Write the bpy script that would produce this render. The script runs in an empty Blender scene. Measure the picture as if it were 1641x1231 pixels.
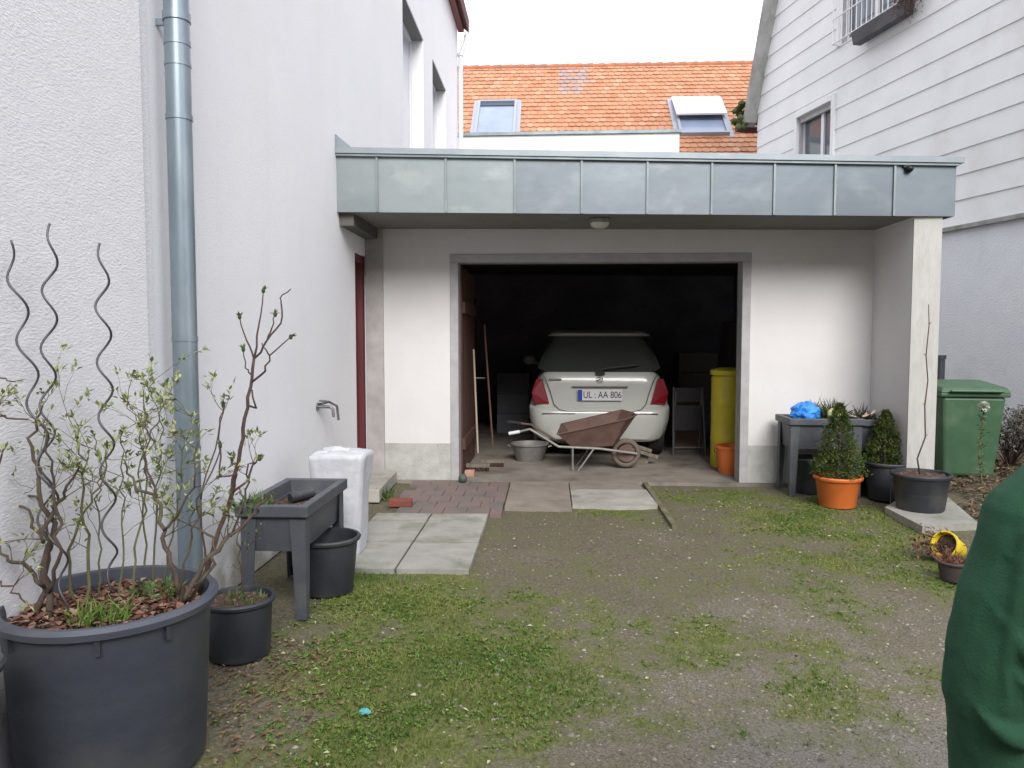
import bpy, bmesh, math, random
from mathutils import Vector, Matrix, noise
R = math.radians
random.seed(7)
S = bpy.context.scene
COL = S.collection

# ------------------------------------------------------------------ camera
FPX, CX, CY = 1230.0, 820.5, 615.5
YAW, PITCH = R(2.77), R(3.51)          # turned left of +Y, tipped down
EYE = Vector((0, 0, 1.5))
cd = bpy.data.cameras.new('camera'); cam = bpy.data.objects.new('camera', cd); COL.objects.link(cam)
cd.sensor_width = 36; cd.lens = 36*FPX/1641; cd.clip_start = 0.05; cd.clip_end = 2000
cam.location = EYE; cam.rotation_euler = (R(90)-PITCH, 0, YAW)
S.camera = cam
CM = cam.rotation_euler.to_matrix()
def ray(px, py):
    return CM @ Vector(((px-CX)/FPX, -(py-CY)/FPX, -1))
def at(px, py, Y=None, Z=None, X=None):
    """point of the place seen at a photo position, at a known distance or height"""
    d = ray(px, py)
    t = (Y/d.y) if Y is not None else ((Z-EYE.z)/d.z if Z is not None else X/d.x)
    return EYE + d*t
def gnd(px, py): return at(px, py, Z=0)

# ------------------------------------------------------------------ light
S.view_settings.view_transform = 'Standard'; S.view_settings.look = 'None'
S.view_settings.exposure = 0.82; S.view_settings.gamma = 1
SUN_EL, SUN_AZ = R(35), R(166)          # azimuth from +Y clockwise: behind the viewer, a little right
w = bpy.data.worlds.new('World'); S.world = w; w.use_nodes = True
nt = w.node_tree; nt.nodes.clear()
sky = nt.nodes.new('ShaderNodeTexSky'); sky.sky_type = 'NISHITA'; sky.sun_disc = False
sky.sun_elevation = SUN_EL; sky.sun_rotation = SUN_AZ; sky.dust_density = 3.0
mix = nt.nodes.new('ShaderNodeMixRGB'); mix.inputs[0].default_value = 0.86
mix.inputs[2].default_value = (10.5, 10.7, 11.6, 1)      # cloud cover over the clear sky
bg = nt.nodes.new('ShaderNodeBackground'); bg.inputs[1].default_value = 0.1
out = nt.nodes.new('ShaderNodeOutputWorld')
nt.links.new(sky.outputs[0], mix.inputs[1]); nt.links.new(mix.outputs[0], bg.inputs[0]); nt.links.new(bg.outputs[0], out.inputs[0])
sl = bpy.data.lights.new('sun', 'SUN'); so = bpy.data.objects.new('sun', sl); COL.objects.link(so)
sl.energy = 2.1; sl.angle = R(30); sl.color = (1, .975, .945)
sd = Vector((math.sin(SUN_AZ)*math.cos(SUN_EL), math.cos(SUN_AZ)*math.cos(SUN_EL), math.sin(SUN_EL)))
so.rotation_euler = (-sd).to_track_quat('-Z', 'Y').to_euler(); so.location = (0, 0, 20)

# ------------------------------------------------------------------ materials
MC = {}
def mat(name, c, rough=.7, c2=None, scale=6, bump=0, bscale=60, metal=0, spec=.5, detail=5, contrast=(.35, .65),
        stretch=None, c3=None, s3=1.5, t3=(.55, .75), bdist=.01, coat=0, emis=None, sub=0, splash=None):
    if name in MC: return MC[name]
    m = bpy.data.materials.new(name); m.use_nodes = True; MC[name] = m
    N = m.node_tree; L = N.links; b = N.nodes['Principled BSDF']
    b.inputs['Roughness'].default_value = rough; b.inputs['Metallic'].default_value = metal
    b.inputs['Specular IOR Level'].default_value = spec; b.inputs['Coat Weight'].default_value = coat
    b.inputs['Base Color'].default_value = (*c, 1)
    tc = N.nodes.new('ShaderNodeTexCoord'); src = tc.outputs['Object']
    if stretch:
        mp = N.nodes.new('ShaderNodeMapping'); mp.inputs['Scale'].default_value = stretch
        L.new(src, mp.inputs[0]); src = mp.outputs[0]
    def nz(sc, det=detail):
        n = N.nodes.new('ShaderNodeTexNoise'); n.inputs['Scale'].default_value = sc; n.inputs['Detail'].default_value = det
        n.inputs['Roughness'].default_value = .6; L.new(src, n.inputs['Vector']); return n.outputs['Fac']
    def rmp(f, a, z):
        r = N.nodes.new('ShaderNodeMapRange'); r.inputs[1].default_value = a; r.inputs[2].default_value = z; L.new(f, r.inputs[0]); return r.outputs[0]
    cur = None
    if c2:
        x = N.nodes.new('ShaderNodeMixRGB'); x.inputs[1].default_value = (*c, 1); x.inputs[2].default_value = (*c2, 1)
        L.new(rmp(nz(scale), *contrast), x.inputs[0]); cur = x.outputs[0]
    if c3:
        x = N.nodes.new('ShaderNodeMixRGB'); x.inputs[2].default_value = (*c3, 1)
        if cur: L.new(cur, x.inputs[1])
        else: x.inputs[1].default_value = (*c, 1)
        L.new(rmp(nz(s3), *t3), x.inputs[0]); cur = x.outputs[0]
    if splash:      # rain-splashed dirt along the foot of the wall
        sp_ = N.nodes.new('ShaderNodeSeparateXYZ'); L.new(tc.outputs['Object'], sp_.inputs[0])
        ad = N.nodes.new('ShaderNodeMath'); ad.operation = 'ADD'; L.new(sp_.outputs[2], ad.inputs[0]); L.new(rmp(nz(5), .2, .8), ad.inputs[1])
        x = N.nodes.new('ShaderNodeMixRGB'); x.inputs[2].default_value = (*splash, 1); L.new(cur, x.inputs[1]); L.new(rmp(ad.outputs[0], .85, .45), x.inputs[0]); cur = x.outputs[0]
        st_ = N.nodes.new('ShaderNodeTexNoise'); st_.inputs['Scale'].default_value = 1; mp2 = N.nodes.new('ShaderNodeMapping'); mp2.inputs['Scale'].default_value = (5, 5, .35); L.new(tc.outputs['Object'], mp2.inputs[0]); L.new(mp2.outputs[0], st_.inputs['Vector']); st_.inputs['Detail'].default_value = 5
        x = N.nodes.new('ShaderNodeMixRGB'); x.inputs[2].default_value = (.77, .77, .78, 1); L.new(cur, x.inputs[1]); L.new(rmp(st_.outputs['Fac'], .56, .90), x.inputs[0]); cur = x.outputs[0]
    if cur: L.new(cur, b.inputs['Base Color'])
    if bump:
        bn = N.nodes.new('ShaderNodeBump'); bn.inputs['Strength'].default_value = bump; bn.inputs['Distance'].default_value = bdist
        L.new(nz(bscale, 3), bn.inputs['Height']); L.new(bn.outputs[0], b.inputs['Normal'])
    return m
def attr_mat(name, ramp, rough=.8, attr='col', bump=0, bscale=80, spec=.3, trans=0):
    m = bpy.data.materials.new(name); m.use_nodes = True; N = m.node_tree; L = N.links; b = N.nodes['Principled BSDF']
    a = N.nodes.new('ShaderNodeAttribute'); a.attribute_name = attr
    r = N.nodes.new('ShaderNodeValToRGB'); els = r.color_ramp.elements
    while len(els) < len(ramp): els.new(.5)
    for e, (p, c) in zip(els, ramp): e.position = p; e.color = (*c, 1)
    L.new(a.outputs['Fac'], r.inputs[0]); L.new(r.outputs[0], b.inputs['Base Color'])
    b.inputs['Roughness'].default_value = rough; b.inputs['Specular IOR Level'].default_value = spec
    return m

M_plaster = mat('white_plaster', (.82, .82, .845), .9, (.79, .79, .82), 1.3, bump=.35, bscale=90, bdist=.006, c3=(.76, .765, .77), s3=.5, t3=(.5, .8), splash=(.42, .40, .34))
M_rough = mat('rough_plaster', (.78, .775, .80), .95, (.73, .73, .755), 14, bump=.42, bscale=60, bdist=.008, stretch=(1, .7, 1.8))
M_gwall = mat('garage_plaster', (.64, .625, .62), .9, (.60, .585, .58), 1.6, bump=.3, bscale=90, bdist=.005)
M_gwood = mat('grey_dirty_plaster', (.42, .40, .39), .9, (.32, .30, .29), 5, bump=.3)
M_plinth = mat('concrete_plinth', (.36, .36, .335), .9, (.46, .46, .43), 7, bump=.5, bscale=40, c3=(.31, .31, .27), s3=3, t3=(.5, .8))
M_zinc = mat('zinc_sheet', (.275, .31, .325), .42, (.215, .25, .28), 1.6, metal=.5, bump=.08, bscale=5, bdist=.02, c3=(.33, .37, .37), s3=1.0)
M_zincd = mat('zinc_seam', (.24, .28, .29), .45, (.17, .20, .21), 4, metal=.5)
M_pipe = mat('zinc_pipe', (.30, .36, .40), .38, (.21, .26, .30), 3, metal=.6, stretch=(1, 1, .3), bump=.05, bscale=20, c3=(.42, .46, .48), s3=2)
M_frame = mat('grey_painted_steel', (.40, .39, .40), .5, (.33, .32, .33), 8)
M_dark = mat('dark_inside', (.035, .033, .036), .95, (.05, .045, .045), 4)
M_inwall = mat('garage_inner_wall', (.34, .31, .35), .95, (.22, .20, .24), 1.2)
M_concrete = mat('worn_concrete', (.30, .28, .25), .9, (.40, .38, .34), 3, bump=.4, bscale=60, c3=(.18, .17, .14), s3=2.2, t3=(.5, .7))
M_slab = mat('paving_slab_stone', (.27, .265, .235), .9, (.345, .335, .30), 5, bump=.5, bscale=70, c3=(.16, .17, .11), s3=2.8, t3=(.5, .72))
M_clinker = mat('clinker_red', (.20, .135, .12), .9, (.16, .14, .135), 6, bump=.5, bscale=60, c3=(.12, .115, .09), s3=3, t3=(.5, .75))
M_brownslab = mat('brown_slab', (.20, .165, .14), .9, (.27, .235, .20), 4, bump=.5, bscale=60, c3=(.14, .135, .08), s3=2.5)
M_black = mat('black_plastic', (.024, .027, .034), .5, (.038, .041, .050), 5, bump=.1, bscale=30, c3=(.10, .095, .085), s3=4, t3=(.5, .85))
M_potbig = mat('dusty_black_plastic', (.052, .060, .084), .55, (.072, .080, .104), 3, bump=.16, bscale=12, c3=(.115, .115, .11), s3=2.2, t3=(.48, .85), stretch=(1, 1, 2))
M_grey = mat('anthracite_plastic', (.060, .066, .080), .5, (.075, .08, .092), 6, bump=.08, bscale=60, c3=(.13, .13, .12), s3=5, t3=(.5, .85))
M_soil = mat('potting_soil', (.045, .026, .017), .95, (.11, .06, .04), 24, bump=1, bscale=50, bdist=.03, c3=(.20, .13, .10), s3=30, t3=(.55, .62))
M_terra = mat('orange_plastic', (.66, .17, .035), .45, (.56, .135, .03), 6, bump=.05, c3=(.38, .12, .05), s3=4, t3=(.55, .9))
M_white = mat('white_plastic', (.70, .71, .74), .5, (.62, .63, .66), 5, c3=(.5, .5, .5), s3=6, t3=(.55, .85))
M_wframe = mat('window_white', (.74, .74, .76), .5)
M_glass = mat('window_glass', (.10, .12, .14), .06, spec=.9)
M_glassl = mat('painted_reflection_glass', (.50, .52, .58), .12, (.56, .58, .64), 2, spec=.8)  # glass coloured pale to stand for a white reflection
M_skyglass = mat('roof_window_glass', (.20, .25, .36), .15, (.26, .31, .42), 1.5, spec=.8)
M_redbrown = mat('red_brown_wood', (.15, .03, .035), .6, (.10, .02, .025), 5, stretch=(1, 1, .2))
M_oxblood = mat('oxblood_board', (.20, .07, .075), .7)
M_brown = mat('brown_wood', (.11, .048, .032), .7, (.06, .028, .02), 5, stretch=(3, 3, .3), bump=.2)
M_wood = mat('old_grey_wood', (.20, .17, .13), .85, (.12, .10, .08), 8, stretch=(4, 1, 1), bump=.3)
M_siding = mat('fibre_cement_board', (.77, .775, .78), .85, (.71, .72, .725), 1.4, bump=.15, bscale=70, c3=(.60, .585, .50), s3=.7, t3=(.56, .8), bdist=.004)
M_render = mat('pale_render', (.70, .72, .76), .95, (.75, .765, .79), 1.8, bump=.6, bscale=40, bdist=.015, c3=(.60, .63, .65), s3=1.1)
M_verge = mat('weathered_verge', (.33, .33, .33), .9, (.22, .225, .21), 6, stretch=(1, 1, .4), c3=(.16, .19, .10), s3=3, t3=(.55, .7))
M_moss = mat('moss', (.055, .075, .02), .95, (.09, .10, .04), 20, bump=.8, bscale=40)
M_metal = mat('dull_metal', (.30, .30, .30), .4, (.2, .2, .2), 12, metal=.8)
M_lgrey = mat('light_galvanised', (.27, .26, .24), .6, (.19, .18, .17), 6, metal=.3)
M_rust = mat('rusty_sheet', (.125, .070, .055), .8, (.085, .048, .038), 6, bump=.3, c3=(.19, .14, .12), s3=3.5, t3=(.5, .8))
M_stake = mat('weathered_steel_rod', (.13, .12, .13), .5, (.08, .07, .075), 10, metal=.5)
M_bark = mat('bark', (.115, .085, .065), .95, (.065, .048, .038), 25, bump=.6, bscale=60, stretch=(1, 1, .3), c3=(.13, .14, .06), s3=14, t3=(.5, .7))
M_twig = mat('red_brown_twig', (.115, .070, .055), .9, (.07, .045, .038), 20)
M_gtwig = mat('green_twig', (.155, .165, .065), .9, (.105, .085, .05), 12)
M_carw = mat('white_car_paint', (.46, .465, .43), .3, (.42, .425, .40), 3, coat=.5)
M_carg = mat('dark_car_glass', (.045, .05, .045), .08, spec=.8)
M_red = mat('tail_lamp_red', (.19, .006, .015), .2, spec=.7, coat=.5)
M_tyre = mat('rubber', (.018, .018, .018), .85)
M_bluebag = mat('blue_plastic_bag', (.025, .20, .72), .35, (.05, .32, .85), 14, bump=.8, bscale=24, bdist=.03)
M_yellow = mat('yellow_plastic', (.80, .60, .03), .45, (.72, .52, .03), 6)
M_ybin = mat('yellow_tall_plastic', (.55, .46, .03), .5, (.45, .38, .02), 4)
M_lime = mat('lime_ball', (.58, .66, .26), .6)
M_bin = mat('green_bin_plastic', (.055, .125, .065), .5, (.042, .10, .05), 5, c3=(.11, .17, .11), s3=3, t3=(.5, .8))
M_sweat = mat('green_sweatshirt', (.014, .070, .034), .92, (.010, .056, .026), 5, bump=.5, bscale=260, bdist=.003, c3=(.022, .086, .046), s3=6)
M_jeans = mat('dark_trousers', (.03, .035, .05), .9, (.04, .045, .06), 10)
M_skin = mat('skin', (.52, .30, .22), .55)
M_hair = mat('dark_hair', (.05, .035, .025), .7, (.08, .055, .04), 40)
M_shoe = mat('dark_shoe', (.03, .03, .03), .6)
M_eye = mat('eye_white', (.7, .7, .7), .2)
M_lip = mat('lip', (.45, .18, .15), .5)
M_plate = mat('plate_white', (.60, .60, .60), .4)
M_blue = mat('plate_blue', (.02, .05, .35), .4)
M_ink = mat('black_ink', (.01, .01, .01), .5)

# ------------------------------------------------------------------ mesh builder
class MB:
    def __init__(s): s.v = []; s.f = []; s.a = []
    def add(s, vs, fs, a=None):
        n = len(s.v); s.v += [Vector(v) for v in vs]; s.f += [tuple(i+n for i in f) for f in fs]
        s.a += [a if a is not None else 0]*len(vs); return s
    def box(s, x0, x1, y0, y1, z0, z1, rz=0, c=None, a=None):
        vs = [Vector((x, y, z)) for z in (z0, z1) for y in (y0, y1) for x in (x0, x1)]
        if rz:
            c = Vector(c or ((x0+x1)/2, (y0+y1)/2, 0)); c.z = 0; m = Matrix.Rotation(rz, 3, 'Z'); vs = [m@(v-c)+c for v in vs]
        return s.add(vs, [(0,2,3,1),(4,5,7,6),(0,1,5,4),(2,6,7,3),(0,4,6,2),(1,3,7,5)], a)
    def hexa(s, p): # p: 4 bottom, 4 top, ccw
        return s.add(p, [(3,2,1,0),(4,5,6,7),(0,1,5,4),(1,2,6,5),(2,3,7,6),(3,0,4,7)])
    def tube(s, pts, r, n=8, cap=True, a=None):
        pts = [Vector(p) for p in pts]; rs = r if isinstance(r, (list, tuple)) else [r]*len(pts)
        vs = []; up = None
        for i, p in enumerate(pts):
            t = (pts[min(i+1, len(pts)-1)]-pts[max(i-1, 0)]).normalized()
            if up is None:
                up = Vector((0, 0, 1)) if abs(t.z) < .9 else Vector((1, 0, 0))
            u = t.cross(up); 
            if u.length < 1e-4: u = t.orthogonal()
            u.normalize(); v = u.cross(t).normalized(); up = v
            for k in range(n):
                an = 2*math.pi*k/n; vs.append(p+(u*math.cos(an)+v*math.sin(an))*rs[i])
        fs = [(i*n+k, i*n+(k+1)%n, (i+1)*n+(k+1)%n, (i+1)*n+k) for i in range(len(pts)-1) for k in range(n)]
        if cap: fs += [tuple(range(n)), tuple(reversed(range((len(pts)-1)*n, len(pts)*n)))]
        return s.add(vs, fs, a)
    def lathe(s, prof, n=40, c=(0, 0, 0), sq=0):
        vs = []
        for r, z in prof:
            for k in range(n):
                an = 2*math.pi*k/n; vs.append((c[0]+r*math.cos(an), c[1]+r*math.sin(an), c[2]+z))
        fs = [(i*n+k, i*n+(k+1)%n, (i+1)*n+(k+1)%n, (i+1)*n+k) for i in range(len(prof)-1) for k in range(n)]
        if prof[0][0] > 1e-4: fs.append(tuple(reversed(range(n))))
        if prof[-1][0] > 1e-4: fs.append(tuple(range((len(prof)-1)*n, len(prof)*n)))
        return s.add(vs, fs)
    def ell(s, c, r, n=14, m=9, jit=0, M=None, a=None):
        vs = []; c = Vector(c)
        for i in range(m+1):
            th = math.pi*i/m
            for k in range(n):
                ph = 2*math.pi*k/n
                v = Vector((math.sin(th)*math.cos(ph)*r[0], math.sin(th)*math.sin(ph)*r[1], math.cos(th)*r[2]))
                if jit: v *= 1+jit*noise.noise(v*(3/max(r))+c*7)
                if M: v = M@v
                vs.append(c+v)
        return s.add(vs, [(i*n+k, (i+1)*n+k, (i+1)*n+(k+1)%n, i*n+(k+1)%n) for i in range(m) for k in range(n)], a)
    def prism(s, poly, h, axis='y', o=0):  # poly in the plane, pushed along axis from o to o+h
        n = len(poly)
        f = {'y': lambda p, q: (p[0], q, p[1]), 'x': lambda p, q: (q, p[0], p[1]), 'z': lambda p, q: (p[0], p[1], q)}[axis]
        vs = [f(p, o) for p in poly]+[f(p, o+h) for p in poly]
        return s.add(vs, [tuple(range(n)), tuple(reversed(range(n, 2*n)))]+[(i, i+n, (i+1) % n+n, (i+1) % n) for i in range(n)])
    def leaf(s, p, d, w, l, a=0, fold=.25):
        d = Vector(d).normalized(); u = d.cross(Vector((random.uniform(-.3,.3), random.uniform(-.3,.3), 1)))
        if u.length < .01: u = d.orthogonal()
        u.normalize(); nrm = u.cross(d); p = Vector(p)
        vs = [p, p+d*l*.45+u*w/2+nrm*w*fold, p+d*l, p+d*l*.45-u*w/2+nrm*w*fold]
        return s.add(vs, [(0,1,2),(0,2,3)], a)
    def build(s, name, m, parent=None, smooth=False, world=False, bev=0, attr=None, fix=True):
        me = bpy.data.meshes.new(name)
        off = parent_origin(parent) if (world and parent) else Vector()
        me.from_pydata([v-off for v in s.v], [], s.f); me.update()
        if fix:
            bm = bmesh.new(); bm.from_mesh(me); bmesh.ops.recalc_face_normals(bm, faces=bm.faces); bm.to_mesh(me); bm.free()
        if attr:
            at_ = me.attributes.new(attr, 'FLOAT', 'POINT'); at_.data.foreach_set('value', s.a)
        if smooth:
            me.polygons.foreach_set('use_smooth', [True]*len(me.polygons))
        o = bpy.data.objects.new(name, me); COL.objects.link(o)
        if m: me.materials.append(m)
        if parent: o.parent = parent
        if bev:
            b = o.modifiers.new('bevel', 'BEVEL'); b.width = bev; b.segments = 2; b.limit_method = 'ANGLE'
        if smooth and smooth != 'all':
            try:
                bm = bmesh.new(); bm.from_mesh(me)
                for e in bm.edges:
                    if len(e.link_faces) == 2 and e.calc_face_angle(0) > R(40): e.smooth = False
                bm.to_mesh(me); bm.free()
            except Exception: pass
        return o
def parent_origin(p):
    v = Vector()
    while p: v += p.location; p = p.parent
    return v
def tag(o, label=None, cat=None, group=None, kind=None):
    if label: o['label'] = label
    if cat: o['category'] = cat
    if group: o['group'] = group
    if kind: o['kind'] = kind
    return o
def thing(name, label, cat, loc=(0,0,0), rz=0, group=None):
    o = bpy.data.objects.new(name, None); COL.objects.link(o); o.location = loc; o.rotation_euler = (0, 0, rz)
    o.empty_display_size = .1
    return tag(o, label, cat, group)
def struct(mb, name, m, **k):
    return tag(mb.build(name, m, **k), kind='structure')

# ------------------------------------------------------------------ ground
def gauss(x, y, cx, cy, rx, ry): return math.exp(-((x-cx)/rx)**2-((y-cy)/ry)**2)
def fbm(x, y, s, o=0): return noise.fractal(Vector((x*s+o, y*s-o, o)), 1.0, 2.0, 4)
def green(x, y):
    g = 0
    g += 1.15*gauss(x, y, -.30, 3.25, .42, .55)
    g += .62*gauss(x, y, -.85, 3.0, .55, .95)
    g += .6*gauss(x, y, -.65, 4.25, .50, .55)
    g += .7*gauss(x, y, -1.1, 5.0, .35, 1.0)
    g += 1.0*gauss(x, y, 2.25, 6.35, .75, .75)
    g += .6*gauss(x, y, 1.6, 7.3, .6, .35)
    g += .55*gauss(x, y, 2.2, 5.0, .8, .7)
    g += .40*gauss(x, y, .7, 3.8, 1.1, 1.2)
    g += .35*gauss(x, y, 1.3, 3.4, .4, .4)
    g += .55*gauss(x, y, .5, 6.6, .5, .3)
    g += .5*gauss(x, y, -.75, 5.6, .2, .6)
    n = fbm(x, y, 2.2, 3)*.75+fbm(x, y, 9, 8)*.55
    return max(0, min(1, g*.9+n*(.35+.5*min(1, g))))
def wet(x, y):
    return max(0, min(1, 2.3*gauss(x, y, 1.18, 2.72, .55, .32)+.5*gauss(x, y, .6, 2.2, .7, .35)+fbm(x, y, 3, 1)*.45-.35))
def gravel(x, y):
    return max(0, min(1, 1.2*gauss(x, y, 1.3, 2.3, 1.5, 1.5)+.45*gauss(x, y, 2.2, 3.9, 1.2, 1.2)+fbm(x, y, 2, 5)*.5-.1))
def gz(x, y):
    h = -.014+.011*fbm(x, y, 1.4, 2)+.004*fbm(x, y, 9, 4)
    if -1.85 < x < 3.7 and y > 5.6 and y < 9: h = min(h, -.006)
    k = max(0, min(1, (x-3.45)/.5))*max(0, min(1, (y-5.2)/.8))
    return h+.10*k*(1+.35*fbm(x, y, 2.5, 7))
def coords(a, b, st, far):
    c = [a+i*st for i in range(int((b-a)/st)+1)]; e = []
    d = st*2; v = c[-1]
    while v < far: v += d; d *= 1.6; e.append(v)
    l = []; d = st*2; v = c[0]
    while v > -far: v -= d; d *= 1.6; l.append(v)
    return l[::-1]+c+e
xs = coords(-2.3, 5.6, .045, 300); ys = coords(1.4, 9.4, .045, 300)
gm = bpy.data.meshes.new('ground'); V = []; A1 = []; A2 = []; A3 = []
for y in ys:
    for x in xs:
        far = not (-3 < x < 7 and 0 < y < 10)
        V.append((x, y, -.01 if far else gz(x, y))); A1.append(.2 if far else green(x, y)); A2.append(0 if far else wet(x, y)); A3.append(.3 if far else gravel(x, y))
nx = len(xs)
F = [(j*nx+i, j*nx+i+1, (j+1)*nx+i+1, (j+1)*nx+i) for j in range(len(ys)-1) for i in range(nx-1)]
gm.from_pydata(V, [], F); gm.polygons.foreach_set('use_smooth', [True]*len(F))
for nme, arr in (('green', A1), ('wet', A2), ('gravel', A3)):
    q = gm.attributes.new(nme, 'FLOAT', 'POINT'); q.data.foreach_set('value', arr)
go = bpy.data.objects.new('ground', gm); COL.objects.link(go); tag(go, kind='structure')
def ground_mat():
    m = bpy.data.materials.new('yard_ground'); m.use_nodes = True; N = m.node_tree; L = N.links; b = N.nodes['Principled BSDF']
    tc = N.nodes.new('ShaderNodeTexCoord')
    def nz(sc, det=6, ro=.65):
        n = N.nodes.new('ShaderNodeTexNoise'); n.inputs['Scale'].default_value = sc; n.inputs['Detail'].default_value = det
        n.inputs['Roughness'].default_value = ro; L.new(tc.outputs['Object'], n.inputs['Vector']); return n.outputs['Fac']
    def rng(f, a, z, lo=0, hi=1):
        r = N.nodes.new('ShaderNodeMapRange'); r.inputs[1].default_value = a; r.inputs[2].default_value = z
        r.inputs[3].default_value = lo; r.inputs[4].default_value = hi; L.new(f, r.inputs[0]); return r.outputs[0]
    def mx(fac, c1, c2):
        x = N.nodes.new('ShaderNodeMixRGB')
        for i, c in ((1, c1), (2, c2)):
            if isinstance(c, tuple): x.inputs[i].default_value = (*c, 1)
            else: L.new(c, x.inputs[i])
        L.new(fac, x.inputs[0]); return x.outputs[0]
    def at_(n):
        a = N.nodes.new('ShaderNodeAttribute'); a.attribute_name = n; return a.outputs['Fac']
    def mth(op, a, b_):
        x = N.nodes.new('ShaderNodeMath'); x.operation = op
        for i, c in ((0, a), (1, b_)):
            if isinstance(c, (int, float)): x.inputs[i].default_value = c
            else: L.new(c, x.inputs[i])
        return x.outputs[0]
    soil = mx(rng(nz(55), .38, .62), (.075, .062, .038), (.165, .145, .098))
    grv = mx(rng(nz(110, 4), .40, .60), (.105, .088, .066), (.245, .215, .172))
    base = mx(at_('gravel'), soil, grv)
    vo = N.nodes.new('ShaderNodeTexVoronoi'); vo.inputs['Scale'].default_value = 75; L.new(tc.outputs['Object'], vo.inputs['Vector'])
    peb = rng(vo.outputs['Distance'], .16, .10)
    sep = N.nodes.new('ShaderNodeSeparateColor'); L.new(vo.outputs['Color'], sep.inputs[0])
    base = mx(mth('MULTIPLY', peb, rng(sep.outputs[0], .72, .80)), base, (.33, .32, .28))
    moss = mx(rng(nz(38), .4, .62), (.080, .098, .020), (.155, .165, .045))
    gm_ = rng(mth('ADD', at_('green'), rng(nz(14), .2, .8, -.28, .28)), .18, .62)
    gen = rng(mth('ADD', nz(3.2), rng(nz(26), .2, .8, -.14, .14)), .46, .62, 0, .72)       # thin moss film over most of the yard
    gen = mth('MULTIPLY', gen, rng(at_('gravel'), 0, .9, 1, .15))
    col = mx(gen, base, (.118, .114, .050)); col = mx(gm_, col, moss)
    wf = at_('wet')
    x = N.nodes.new('ShaderNodeMixRGB'); x.blend_type = 'MULTIPLY'; L.new(mth('MULTIPLY', wf, .55), x.inputs[0]); L.new(col, x.inputs[1]); x.inputs[2].default_value = (.62, .64, .72, 1)
    L.new(x.outputs[0], b.inputs['Base Color'])
    L.new(mth('SUBTRACT', .93, mth('MULTIPLY', wf, rng(nz(28), .35, .6, .55, .82))), b.inputs['Roughness'])
    bn = N.nodes.new('ShaderNodeBump'); bn.inputs['Distance'].default_value = .014; L.new(mth('SUBTRACT', .8, mth('MULTIPLY', wf, .62)), bn.inputs['Strength'])
    L.new(mth('ADD', nz(60, 5), mth('MULTIPLY', peb, .5)), bn.inputs['Height']); L.new(bn.outputs[0], b.inputs['Normal'])
    return m
gm.materials.append(ground_mat())

def slab(mb, poly, z0, z1, jit=.004):
    n = len(poly); dz = [random.uniform(-jit, jit) for _ in poly]
    vs = [(p.x, p.y, z0) for p in poly]+[(p.x, p.y, z1+d) for p, d in zip(poly, dz)]
    mb.add(vs, [tuple(range(n)), tuple(reversed(range(n, 2*n)))]+[(i, i+n, (i+1) % n+n, (i+1) % n) for i in range(n)])
# grey slabs at the left, three by two, laid to the wall
mb = MB()
x_r0, x_r1 = gnd(746, 918).x, gnd(773, 828).x
ya, yb, yc = gnd(660, 917).y, gnd(660, 872).y, gnd(690, 838).y
XL = -1.45
for (y0, y1) in ((ya, yb), (yb, yc), (yc, gnd(700, 826).y)):
    xm = -.98; rt = -.50
    for (a, b_) in ((XL, xm), (xm, rt)):
        g = .008
        slab(mb, [Vector((a+g, y0+g, 0)), Vector((b_-g, y0+g, 0)), Vector((b_-g, y1-g, 0)), Vector((a+g, y1-g, 0))], -.05, .018)
struct(mb, 'path', M_slab)
mb = MB(); y0 = gnd(700, 826).y; y1 = 7.80
for r_ in range(6):
    yy0 = y0+(y1-y0)*r_/6; yy1 = y0+(y1-y0)*(r_+1)/6
    x = -1.30-(r_ % 2)*.1
    while x < -.40:
        x2 = min(x+.2, -.395)
        slab(mb, [Vector((x+.003, yy0+.003, 0)), Vector((x2-.003, yy0+.003, 0)), Vector((x2-.003, yy1-.003, 0)), Vector((x+.003, yy1-.003, 0))], -.05, .016, .003)
        x = x2
struct(mb, 'path', M_clinker)
mb = MB()
for (a, b_, y0_, y1_) in ((-.385, .20, 6.62, 7.80), ):
    slab(mb, [Vector((a, y0_, 0)), Vector((b_, y0_-.02, 0)), Vector((b_, y1_, 0)), Vector((a, y1_, 0))], -.05, .015)
slab(mb, [Vector((.21, 7.42, 0)), Vector((.93, 7.40, 0)), Vector((.90, 7.80, 0)), Vector((.21, 7.80, 0))], -.05, .02)
struct(mb, 'path', M_brownslab)
mb = MB(); slab(mb, [Vector((.21, 6.72, 0)), Vector((.55, 6.66, 0)), Vector((.96, 6.74, 0)), Vector((.94, 7.39, 0)), Vector((.21, 7.41, 0))], -.06, .024, .008)
struct(mb, 'path', M_concrete)
mb = MB(); mb.hexa([Vector(p) for p in ((.975, 6.05, -.05), (1.02, 6.05, -.05), (1.0, 7.78, -.05), (.955, 7.78, -.05), (.975, 6.05, .012), (1.02, 6.05, .012), (1.0, 7.78, .026), (.955, 7.78, .026))])
struct(mb, 'kerb', mat('mossy_kerb', (.17, .155, .11), .95, (.10, .10, .04), 6, bump=.5, bscale=50))

# ------------------------------------------------------------------ rectangle tiling with openings
def tiles(u0, u1, z0, z1, holes):
    us = sorted({u0, u1, *[h[0] for h in holes], *[h[1] for h in holes]}); zs = sorted({z0, z1, *[h[2] for h in holes], *[h[3] for h in holes]})
    us = [u for u in us if u0 <= u <= u1]; zs = [z for z in zs if z0 <= z <= z1]
    o = []
    for i in range(len(us)-1):
        for j in range(len(zs)-1):
            cu, cz = (us[i]+us[i+1])/2, (zs[j]+zs[j+1])/2
            if any(h[0] < cu < h[1] and h[2] < cz < h[3] for h in holes): continue
            o.append((us[i], us[i+1], zs[j], zs[j+1]))
    return o

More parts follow.
